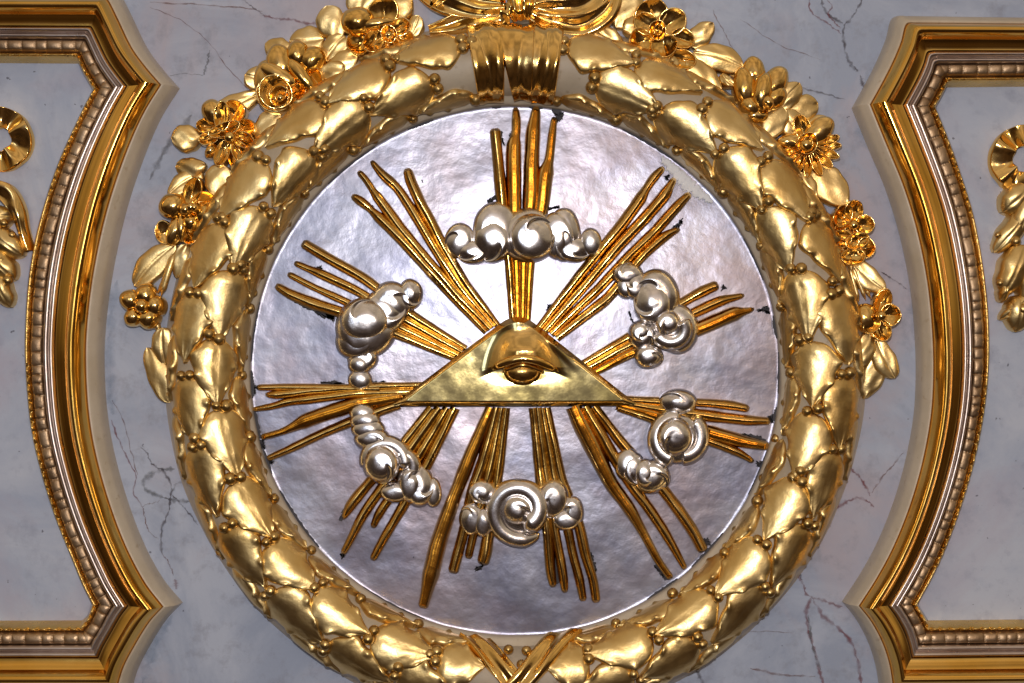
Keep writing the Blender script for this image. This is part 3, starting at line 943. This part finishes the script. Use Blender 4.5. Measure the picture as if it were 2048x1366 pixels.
x, z = W(1034, 727, .05)
tri = empty("eye_triangle", (float(x), 0, float(z)))
tag(tri, "burnished gold triangle with a carved all seeing eye in the centre of the disc", "triangle")
HT = .052
poly = rounded_poly([(1036, 620), (779, 813), (1279, 812)], [44, 10, 10])
poly = resample(poly, 301)[:-1]
IC = np.array([1034.5, 727.0])
rads = np.concatenate([np.linspace(.004, .865, 60), np.linspace(.875, 1.0, 16)])
sm = lambda x: np.clip(x, 0, 1) ** 2 * (3 - 2 * np.clip(x, 0, 1))


def lid_y(px):     # the lower edge of the upper lid
    u = (px - 1047) / 70
    return 722 - 0 + 20 * np.abs(u) ** 1.6 - 6 * np.exp(-(u / .4) ** 2)


def brow_f(px, py):
    u = (px - 1050) / (46 + .24 * np.clip(py - 690, -30, 45)); v = (py - 704) / 24
    return .034 * np.exp(-np.abs(u) ** 3.4) * np.exp(-np.clip(-v, 0, None) ** 2 * .55) * (1 - sm((py - lid_y(px) + 6) / 12))


def face_h(px, py):
    h = HT + .00022 * vn(px * .05, py * .06, 1) + .0003 * vn(px * .017, py * .02, 4)
    # brow: a swelling that fills the apex and overhangs the lid
    brow = brow_f(px, py)
    # apex swelling
    ap = .012 * np.exp(-((px - 1037) / 42) ** 2 - ((py - 640) / 30) ** 2)
    fold = .007 * np.exp(-((px - 1108 - (py - 690) * .9) / 9) ** 2) * np.exp(-((py - 692) / 26) ** 2)
    socket = -.004 * np.exp(-((px - 1047) / 58) ** 2 - ((py - 742) / 16) ** 2)
    under = .0 * np.exp(-((px - 1047) / 46) ** 2 - ((py - 770) / 14) ** 2)
    return h + brow + ap + fold + socket + under


G = np.zeros((len(rads), len(poly), 3))
for i, r in enumerate(rads):
    p = IC + (poly - IC) * r
    h = face_h(p[:, 0], p[:, 1])
    if r > .875: h = HT + (h - HT) * (1 - (r - .875) / .125) - .0105 * ((r - .875) / .125) ** 1.25
    for j in range(len(poly)):
        x, z = W(p[j, 0], p[j, 1], HT)
        G[i, j] = (x, -h[j], z)
mb = MB(); mb.grid(G, cv=True)
# skirt to the disc
rim = G[-1].copy(); low_ = rim.copy(); low_[:, 1] = -.012
mb.grid(np.stack([rim, low_]), cv=True)
M_tri = metal("triangle_gold", (.68, .54, .20), (.78, .64, .30), .07, .17, .03, 26, (.5, .34, .12), .66)
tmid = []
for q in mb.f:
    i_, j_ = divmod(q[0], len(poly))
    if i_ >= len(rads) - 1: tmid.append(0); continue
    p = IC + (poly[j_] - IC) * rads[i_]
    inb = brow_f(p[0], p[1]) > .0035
    tmid.append(1 if inb or (rads[i_] > .885 and p[1] < 806) else 0)  # amber gold on brow and rim paints in their warm reflections
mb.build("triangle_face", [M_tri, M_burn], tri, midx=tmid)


def tube(pts, name, m, parent, n=60, k=14, flat=1.0):
    """pts: (px, py, h, r px)"""
    c = resample(catmull(pts, 10), n)
    G = np.zeros((n, k, 3))
    P = np.array([W(a, b, h) for a, b, h, r in c])
    d = np.gradient(P, axis=0); d /= np.linalg.norm(d, axis=1)[:, None] + 1e-9
    nm = np.stack([-d[:, 1], d[:, 0]], 1)
    taper = np.clip(np.minimum(np.arange(n), np.arange(n)[::-1]) / 4.0, .1, 1)
    for j in range(k):
        q = 2 * PI * j / k
        o = nm * (np.cos(q) * c[:, 3] * .001 * taper)[:, None]
        G[:, j] = np.stack([P[:, 0] + o[:, 0], -(c[:, 2] + np.sin(q) * c[:, 3] * .001 * flat * taper), P[:, 1] + o[:, 1]], -1)
    mb = MB(); mb.grid(G, cv=True)
    return mb.build(name, m, parent)


x, z = W(1045, 744, .07)
v, f = ball((x, -(HT + .000), z), .029, 40, 24, .95)
v = np.array(v); v[:, 0] = x + (v[:, 0] - x) * 1.30; v[:, 2] = z + (v[:, 2] - z) * .92
mesh("eyeball", v, f, M_burn, tri)
tube([(982, 737, HT + .006, 5), (998, 731, HT + .020, 8), (1020, 722, HT + .030, 9), (1046, 717, HT + .033, 9), (1074, 722, HT + .030, 9), (1098, 733, HT + .020, 8), (1117, 743, HT + .006, 5)], "upper_eyelid", M_burn, tri)
tube([(1004, 745, HT + .010, 4), (1022, 737, HT + .020, 5), (1046, 730, HT + .028, 5), (1070, 737, HT + .020, 5), (1090, 746, HT + .010, 4)], "eyelid_fold", M_burn, tri)


# ------------------------------------------------------------------ leaves, petals and flowers of the garlands
def flat_leaf(b, t, wd, h0, h1, dome=.012, seed=0., scal=.05, shape=(.5, .55), thick=.016, bend=0., fold=0.):
    pb = W(*b, (h0 + h1) / 2); pt = W(*t, (h0 + h1) / 2)
    ax = pt - pb; L = np.linalg.norm(ax); ax /= L; nm = np.array([-ax[1], ax[0]])
    ns = 26
    s = np.linspace(0, 1, ns); tt = np.concatenate([[-1], np.linspace(-1, 1, 19), [1]])
    S, T = np.meshgrid(s, tt, indexing='ij')
    nrmz = (shape[0] / sum(shape)) ** shape[0] * (shape[1] / sum(shape)) ** shape[1]
    ws = wd * .0005 * np.clip(S, 0, 1) ** shape[0] * np.clip(1 - S, 0, 1) ** shape[1] / nrmz
    ws = ws * (1 + scal * np.sin(S * 17 + np.sign(T) + seed) + .05 * vn(S * 5, np.sign(T) * 2, seed)) + .0006
    X = pb[0] + ax[0] * S * L + nm[0] * (T * ws + bend * L * np.sin(PI * S))
    Z = pb[1] + ax[1] * S * L + nm[1] * (T * ws + bend * L * np.sin(PI * S))
    H = h0 + (h1 - h0) * S + dome * (.5 * np.clip(1 - np.abs(T) ** 8, 0, 1) ** .6 + .5 * np.clip(1 - T ** 2, 0, 1)) * np.sin(PI * np.clip(S, .02, .98)) ** .5
    H = H + .0016 * vn(S * 5, T * 3, seed) - .002 * np.exp(-(T / .09) ** 2) * (fold > 0) + .004 * fold * T
    H[:, 0] -= thick; H[:, -1] -= thick
    mb = MB(); mb.grid(xyz(X, Z, H))
    return mb


GL = [  # (base px, tip px, width, h, leaf shape seed)
    ((402, 273), (343, 275), 48, .030), ((428, 226), (520, 186), 40, .022), ((524, 292), (556, 212), 46, .040), ((534, 168), (490, 150), 44, .028),
    ((580, 112), (530, 86), 44, .026), ((648, 78), (578, 82), 56, .020), ((676, 80), (654, 12), 54, .030), ((690, 72), (650, 122), 44, .034),
    ((712, 104), (648, 160), 42, .036), ((715, 35), (735, -30), 62, .022), ((775, 30), (815, -20), 60, .026), ((838, 32), (815, 80), 30, .034),
    ((412, 332), (350, 334), 38, .026), ((404, 345), (336, 392), 38, .020), ((440, 328), (434, 396), 50, .040), ((352, 488), (268, 572), 50, .024),
    ((372, 488), (352, 556), 28, .034), ((326, 655), (330, 730), 40, .034), ((293, 695), (340, 805), 44, .024), ((446, 448), (400, 488), 30, .040),
    ((470, 330), (500, 380), 30, .040), ((560, 200), (610, 220), 30, .044), ((640, 150), (690, 130), 36, .044), ((416, 440), (440, 470), 24, .036)]
GR = [
    ((1232, 55), (1278, -14), 56, .026), ((1188, 58), (1246, 92), 40, .036), ((1382, 92), (1426, 46), 40, .026), ((1386, 104), (1486, 134), 50, .032),
    ((1372, 122), (1442, 188), 44, .042), ((1562, 214), (1600, 166), 44, .028), ((1580, 226), (1636, 204), 46, .024), ((1596, 262), (1562, 222), 46, .036),
    ((1566, 214), (1532, 278), 44, .042), ((1612, 278), (1660, 238), 46, .026), ((1622, 338), (1694, 408), 62, .030), ((1596, 346), (1628, 398), 38, .042),
    ((1636, 420), (1660, 462), 30, .040), ((1704, 522), (1770, 582), 42, .028), ((1738, 668), (1718, 735), 34, .036), ((1752, 676), (1790, 756), 42, .030),
    ((1758, 705), (1728, 798), 40, .024), ((1440, 150), (1470, 172), 18, .040), ((1290, 40), (1246, 60), 36, .034), ((1345, 110), (1330, 135), 40, .044),
    ((1618, 430), (1642, 478), 24, .046)]


def garland(leaves, stems, lab, c):
    x, z = W(*c)
    rt = empty("leaf_garland", (float(x), 0, float(z)))
    tag(rt, lab, "garland", "leaf garlands around the wreath")
    for i, (b, t, wd, h) in enumerate(leaves):
        sd = b[0] * .13 + t[1] * .07
        shp = (.46, .62) if (i * 7) % 3 else (.62, .55)
        flat_leaf(b, t, wd * 1.08, h, h + .008 * math.sin(sd * 3), .0055, sd, .035, shp, .03, .05 * math.sin(sd), (i % 2) * .25).build("leaf", M_leaf, rt)
    for s_ in stems:
        tube(s_, "stem", M_leaf, rt, n=24, k=10)
    return rt


garland(GL, [[(352, 500, .03, 6), (338, 540, .036, 6), (322, 592, .03, 7)], [(345, 505, .026, 5), (328, 560, .03, 5), (314, 590, .024, 4)],
             [(300, 590, .03, 6), (312, 640, .028, 7), (320, 670, .026, 6)]],
        "matte gold leaf garland with stems, curving along the left shoulder of the wreath", (430, 380))
garland(GR, [[(1703, 528, .03, 4), (1716, 560, .032, 4), (1732, 600, .03, 4)], [(1712, 530, .03, 4), (1726, 565, .03, 4), (1742, 598, .028, 4)],
             [(1698, 530, .028, 4), (1706, 560, .03, 4), (1718, 604, .028, 5)], [(1460, 150, .036, 4), (1480, 160, .036, 4), (1495, 178, .03, 4)]],
        "matte gold leaf garland with stems, curving along the right shoulder of the wreath", (1620, 380))


def petal(c, ang, ln, wd, h0, cup=.010, tilt=.0, seed=0., convex=False, base=.02):
    """petal centred at px c; ang degrees (0 right, 90 up); ln, wd half axes px; dished (rolled rim) or swollen"""
    x0, z0 = W(*c, h0)
    m, n = 14, 36
    r = np.concatenate([np.linspace(.02, .86, m - 5), [.91, .955, .985, 1.0, 1.01]])
    b = np.linspace(0, 2 * PI, n, endpoint=False)
    Rr, Bb = np.meshgrid(r, b, indexing='ij')
    k = .001 * (D - h0) / D
    wob = 1 + .06 * vn(np.cos(Bb) * 2.2, np.sin(Bb) * 2.2, seed)
    u = 1.20 * ln * k * Rr * np.cos(Bb) * wob; v = 1.2 * wd * k * Rr * np.sin(Bb) * wob
    if convex:
        H = h0 + cup * np.sqrt(np.clip(1 - (Rr * .99) ** 2, 0, 1))
    else:
        H = h0 + cup * Rr ** 2.2
        H = H - cup * .9 * np.clip((Rr - .91) / .09, 0, 1) ** 2
        H = H - .002 * np.exp(-(v / (wd * k * .16)) ** 2) * (Rr < .9)
    H = H + tilt * u + .0004 * vn(u * 150, v * 150, seed)
    H[-1] = np.minimum(base, H[-2] - .004)
    H = np.maximum(H, .004)
    a = math.radians(ang); ca, sa = math.cos(a), math.sin(a)
    mb = MB(); mb.grid(xyz(x0 + u * ca - v * sa, z0 + u * sa + v * ca, H), cv=True)
    return mb


FG = "gilded flowers along the garlands"
def flower(lab, c, petals, centre=None):
    x, z = W(*c, .03)
    rt = empty("gilded_flower", (float(x), 0, float(z)))
    tag(rt, lab, "flower", FG)
    for i, p in enumerate(petals):
        kw = dict(p[6]) if len(p) > 6 else {}
        petal((p[0], p[1]), p[2], p[3], p[4], p[5], seed=i * 2.3 + c[0], **kw).build("petal", M_burn, rt)
    if centre:
        for (px, py, r, h, kind) in centre:
            x, z = W(px, py, h)
            if kind == 'ball':
                v, f = ball((x, -h, z), r * .001, 20, 12)
                mesh("flower_heart", v, f, M_burn, rt)
            else:
                # a deep cup with a smaller furled cup inside it
                petal((px, py), 50 + px % 80, r * .86, r * .78, h - .006, cup=.010 + r * .00022, tilt=.18, seed=px * .7).build("flower_heart", M_burn, rt)
                petal((px + r * .12, py - r * .06), 200 + px % 60, r * .50, r * .38, h + .001, cup=.009, tilt=-.2, seed=px * .3).build("flower_heart", M_burn, rt)
    return rt


def pet_ring(c, n, a0, dist, ln, wd, h, cup=.011, tilt=.25, sq=1., **kw):
    o = []
    for i in range(n):
        a = a0 + 360 * i / n + random.uniform(-6, 6)
        r = math.radians(a)
        o.append((c[0] + dist * math.cos(r) * 1.0, c[1] - dist * math.sin(r) * sq, a, ln * random.uniform(.93, 1.07), wd * random.uniform(.93, 1.07), h, dict(cup=cup, tilt=tilt, **kw)))
    return o


cv = dict(cup=.022, convex=True)
# left garland
flower("cluster of five gilded ball petals, lowest flower at the left", (283, 612), [
    (262, 600, 150, 19, 18, .034, cv), (292, 590, 80, 20, 19, .036, cv), (310, 612, -10, 19, 18, .034, cv), (298, 636, -60, 18, 20, .034, cv), (268, 634, -120, 17, 16, .034, cv)],
    [(284, 612, 15, .050, 'ball')])
flower("gilded flower with swollen round petals above a drooping bell, third from the left garland's foot", (370, 415), [
    (346, 412, 170, 24, 22, .040, dict(cup=.026, convex=True)), (386, 384, 70, 26, 16, .044, dict(cup=.012, tilt=.2)), (408, 402, 10, 22, 16, .044, dict(cup=.012, tilt=.2)),
    (412, 430, -30, 20, 18, .044, cv), (384, 444, -80, 18, 16, .042, cv), (374, 420, 0, 12, 12, .056, cv), (392, 416, 0, 10, 10, .058, cv)], [(382, 414, 9, .070, 'ball')])
flower("drooping gilded bell of three folded petals hanging below the swollen flower", (352, 462), [
    (330, 466, 200, 16, 22, .036, dict(cup=.010, tilt=.1)), (350, 462, 250, 26, 14, .042, dict(cup=.016, convex=True)), (378, 470, 300, 18, 14, .038, dict(cup=.012, tilt=.1)), (364, 454, 270, 24, 10, .046, dict(cup=.016, convex=True))])
c0 = (440, 244)
flower("gilded double flower with a hooded cup and ball heart over small pointed petals", (455, 270), [
    (428, 226, 120, 24, 20, .040, dict(cup=.022, convex=True)), (470, 224, 60, 20, 20, .040, dict(cup=.016, tilt=.2)), (446, 234, 90, 26, 15, .052, dict(cup=.016)),
    (414, 252, 180, 18, 14, .038, dict(cup=.012)), (420, 276, 200, 20, 12, .038, dict(cup=.012)), (490, 258, 10, 20, 17, .040, dict(cup=.013, tilt=.2)), (488, 280, -20, 20, 14, .040, dict(cup=.013)),
    (446, 306, 250, 26, 13, .040, dict(cup=.010, tilt=.2)), (466, 312, 278, 24, 9, .038, dict(cup=.010)), (482, 306, 300, 26, 14, .040, dict(cup=.010)), (424, 302, 230, 14, 10, .036, cv), (450, 260, 200, 30, 12, .056, dict(cup=.014))],
    [(460, 275, 12, .066, 'ball')])
flower("large gilded rose with coiled petals and hollow heart, left shoulder of the garland", (562, 160), [
    (560, 130, 100, 34, 24, .046, dict(cup=.020, convex=True)), (540, 160, 180, 28, 36, .044, dict(cup=.018, convex=True)), (585, 178, -30, 26, 34, .044, dict(cup=.018)), (552, 192, 250, 30, 34, .046, dict(cup=.020)),
    (596, 110, 80, 24, 20, .044, cv), (624, 120, 40, 24, 22, .044, cv), (622, 150, -50, 30, 16, .046, dict(cup=.014)), (602, 150, -50, 34, 13, .056, dict(cup=.014, convex=True)),
    (556, 150, 150, 34, 14, .066, dict(cup=.012, convex=True)), (604, 196, -40, 20, 24, .040, dict(cup=.010, tilt=.2))],
    [(553, 186, 36, .070, 'ring'), (560, 194, 22, .074, 'ring'), (561, 196, 8, .076, 'ball')])
flower("gilded blossom with one smooth ball bud and several cups, left of the bow", (762, 66), [
    (716, 44, 180, 28, 26, .044, dict(cup=.030, convex=True)), (768, 22, 95, 24, 26, .040, dict(cup=.012, tilt=.2)), (752, 48, 10, 30, 10, .056, dict(cup=.014, convex=True)),
    (716, 90, 220, 18, 22, .042, dict(cup=.013, tilt=.25)), (748, 84, 240, 22, 18, .046, dict(cup=.014, tilt=.2)), (776, 96, 275, 20, 24, .048, dict(cup=.014, tilt=.2)), (808, 80, 330, 20, 18, .044, dict(cup=.013, tilt=.2)), (800, 56, 30, 20, 16, .044, dict(cup=.013))],
    [(778, 70, 18, .062, 'ring'), (778, 70, 9, .062, 'ball')])
# right garland
flower("open gilded flower with a deep ring heart and rounded petals, right of the wrapped ribbon", (1314, 66), [
    (1302, 28, 110, 24, 30, .038, dict(cup=.012, tilt=.2)), (1344, 44, 35, 24, 24, .040, dict(cup=.012, tilt=.2)), (1280, 84, 190, 20, 24, .042, dict(cup=.014, tilt=.2)), (1328, 92, 280, 22, 24, .046, dict(cup=.014, tilt=.2)),
    (1364, 78, -20, 22, 18, .040, dict(cup=.012)), (1292, 48, 150, 22, 20, .042, dict(cup=.012)), (1364, 120, -10, 24, 18, .042, dict(cup=.013))],
    [(1314, 62, 20, .064, 'ring'), (1314, 62, 9, .056, 'ball')])
flower("gilded tulip like bud with closed upright petals on the right shoulder of the garland", (1518, 188), [
    (1508, 146, 95, 28, 19, .040, dict(cup=.016, convex=True)), (1490, 176, 100, 34, 20, .044, dict(cup=.020, convex=True)), (1546, 170, 60, 34, 22, .044, dict(cup=.020, convex=True)), (1524, 184, 80, 34, 17, .052, dict(cup=.022, convex=True)),
    (1548, 196, 40, 24, 18, .044, cv), (1500, 214, 250, 18, 20, .044, cv), (1510, 232, 270, 14, 22, .038, cv), (1534, 206, 300, 14, 12, .056, cv)])
flower("spiky gilded aster of narrow petals around an oval heart", (1614, 288),
       [(1604, 258, 110, 26, 15, .038, dict(cup=.014)), (1638, 262, 45, 30, 20, .038, dict(cup=.016, convex=True)), (1586, 284, 180, 26, 13, .040, dict(cup=.014, convex=True))]
       + [(1614 + 40 * math.cos(math.radians(a)), 294 - 36 * math.sin(math.radians(a)), a, 24, 8.5, .040, dict(cup=.012, convex=(a % 40 == 0))) for a in (198, 222, 246, 270, 294, 318, 340, 362, 18)],
       [(1612, 288, 23, .060, 'ring'), (1612, 290, 15, .056, 'ball')])
flower("gilded flower with five cupped petals and a bead heart, above its twin", (1702, 446), [
    (1684, 432, 150, 16, 22, .040, dict(cup=.014, tilt=.2)), (1706, 422, 80, 18, 17, .040, dict(cup=.014, tilt=.2)), (1727, 450, 0, 17, 17, .042, dict(cup=.014, tilt=.2)), (1686, 460, 210, 18, 16, .038, dict(cup=.012)), (1714, 462, -40, 18, 10, .040, dict(cup=.012))],
    [(1707, 450, 10, .056, 'ball')])
flower("gilded flower of overlapping dished petals, below its twin with the bead heart", (1706, 496), [
    (1682, 478, 160, 18, 16, .038, dict(cup=.013)), (1682, 500, 200, 16, 13, .036, dict(cup=.013)), (1712, 482, 20, 22, 15, .044, dict(cup=.013)), (1730, 496, 0, 16, 18, .040, dict(cup=.014, tilt=.2)), (1704, 514, 270, 16, 22, .042, dict(cup=.014, tilt=.2))])
flower("gilded flower with four bowl shaped petals, lowest flower at the right", (1752, 634), [
    (1730, 636, 190, 20, 24, .038, dict(cup=.018, convex=True)), (1764, 602, 70, 22, 15, .038, dict(cup=.013, tilt=.2)), (1778, 630, 0, 18, 20, .040, dict(cup=.014, tilt=.2)), (1760, 660, -70, 20, 18, .040, dict(cup=.013, tilt=.2)), (1742, 648, 230, 18, 14, .042, dict(cup=.014))],
    [(1762, 632, 11, .058, 'ball')])

# ------------------------------------------------------------------ bow above the wreath
x, z = W(1040, 20, .05)
bow = empty("ribbon_bow", (float(x), 0, float(z)))
tag(bow, "crumpled burnished gold ribbon bow above the wrapped ribbon, cut by the top edge", "bow")


def ribbon(pts, h0, hh, folds, seed, name="ribbon_loop", m=M_burn):
    """pts: (px, py, half width px, extra height)"""
    c = resample(catmull(pts, 10), 60)
    n = len(c); xy = c[:, :2]
    d = np.gradient(xy, axis=0); d /= np.linalg.norm(d, axis=1)[:, None]
    nm = np.stack([-d[:, 1], d[:, 0]], 1)
    U = np.concatenate([[-1], np.linspace(-1, 1, 33), [1]])
    k = np.linspace(0, 1, n)
    G = np.zeros((n, len(U), 3))
    for j, u in enumerate(U):
        p = xy + nm * (u * c[:, 2])[:, None]
        f = (.5 + .5 * np.cos(u * folds * PI + seed + .7 * np.sin(k * 6 + seed)))
        h = h0 + c[:, 3] + hh * .6 * f + .0012 * np.sin(k * 14 + u * 2 + seed)
        if j in (0, len(U) - 1): h = np.maximum(h - .03, .004)
        for i in range(n):
            xx, zz = W(p[i, 0], p[i, 1], h0)
            G[i, j] = (xx, -h[i], zz)
    mb = MB(); mb.grid(G)
    return mb.build(name, m, bow)


ribbon([(1010, 20, 16, .02), (950, 14, 26, .018), (890, -6, 34, .01), (850, -40, 34, 0)], .046, .016, 1.6, .4)
ribbon([(1070, 20, 16, .02), (1120, 12, 28, .018), (1170, -6, 36, .012), (1215, -40, 36, 0)], .046, .016, 1.6, 1.4)
ribbon([(1005, 34, 12, .014), (960, 44, 18, .012), (915, 50, 20, .006), (858, 60, 9, 0)], .044, .012, 1.3, 2.2, "ribbon_tail")
ribbon([(1062, 30, 14, .014), (1110, 46, 22, .014), (1160, 52, 22, .010), (1205, 34, 22, .012), (1225, 5, 18, .012), (1228, -40, 14, .01)], .044, .014, 1.2, 3.3, "ribbon_tail")
ribbon([(1042, -30, 30, .02), (1044, 0, 30, .024), (1042, 25, 24, .022), (1044, 44, 16, .01)], .050, .016, 2.6, 2.0, "ribbon_knot")
ribbon([(1012, 10, 12, .02), (1010, 36, 10, .02), (1012, 60, 8, .006)], .05, .008, .8, 2.0, "ribbon_knot")
ribbon([(985, -20, 14, .01), (940, -24, 16, .01), (905, -20, 14, .01), (868, 10, 10, .006)], .050, .012, 1.2, 4.0, "ribbon_loop")


# ------------------------------------------------------------------ festoons inside the side panels
def fest(lab, loops, leaves, berries, c, nm="ribbon_festoon"):
    x, z = W(*c)
    rt = empty(nm, (float(x), 0, float(z)))
    tag(rt, lab, "festoon", "gilded festoons inside the framed panels")
    global bow
    keep = bow; bow = rt
    for pts, h0, hh, fo, sd in loops: ribbon(pts, h0, hh, fo, sd, "ribbon_loop")
    bow = keep
    for i, (b, t, wd, h) in enumerate(leaves):
        flat_leaf(b, t, wd, h, h - .006, .022, b[0] * .3 + i, .05, (.45, .55), .035, 0, .3).build("leaf", M_leaf, rt)
    for (px, py, r) in berries:
        x, z = W(px, py, .035); v, f = ball((x, -.035, z), r * .001)
        mesh("berry", v, f, M_berry, rt)


def arc(cx, cy, r, a0, a1, hw, n=9, e=0.0):
    return [(cx + r * math.cos(math.radians(a)), cy - r * math.sin(math.radians(a)), hw, e + .008 * math.sin(i * 2.4)) for i, a in enumerate(np.linspace(a0, a1, n))]


fest("gilded festoon with a broad curled ribbon ring over laurel leaves, at the photo's left edge",
     [(arc(-2, 278, 44, 110, -110, 20), .030, .010, .5, 2.5), ([(-20, 372, 14, .01), (14, 386, 18, .012), (36, 420, 14, .012), (46, 460, 9, .008), (56, 502, 7, 0)], .030, .012, .9, .6)],
     [((-30, 440), (28, 430), 46, .024), ((-20, 460), (46, 512), 50, .028), ((-25, 500), (30, 560), 52, .026), ((-10, 545), (22, 615), 40, .022), ((-40, 570), (8, 600), 44, .03)],
     [(8, 446, 9), (16, 560, 11), (2, 520, 9), (24, 470, 8)], (-10, 400))
fest("gilded festoon whose ribbon ring catches a white glint, at the photo's right edge",
     [(arc(2052, 318, 48, 80, 265, 21), .030, .010, .5, 1.0)],
     [((2060, 370), (2004, 425), 56, .026), ((2062, 410), (1988, 505), 46, .022), ((2075, 380), (2030, 470), 50, .03), ((2048, 490), (2006, 590), 58, .034), ((2078, 500), (2052, 610), 56, .032),
      ((2010, 560), (2002, 605), 22, .026), ((2070, 580), (2000, 640), 30, .022), ((2040, 590), (2030, 664), 52, .024)],
     [(2032, 482, 10), (2046, 618, 12), (1996, 470, 7), (2000, 566, 8)], (2060, 450))
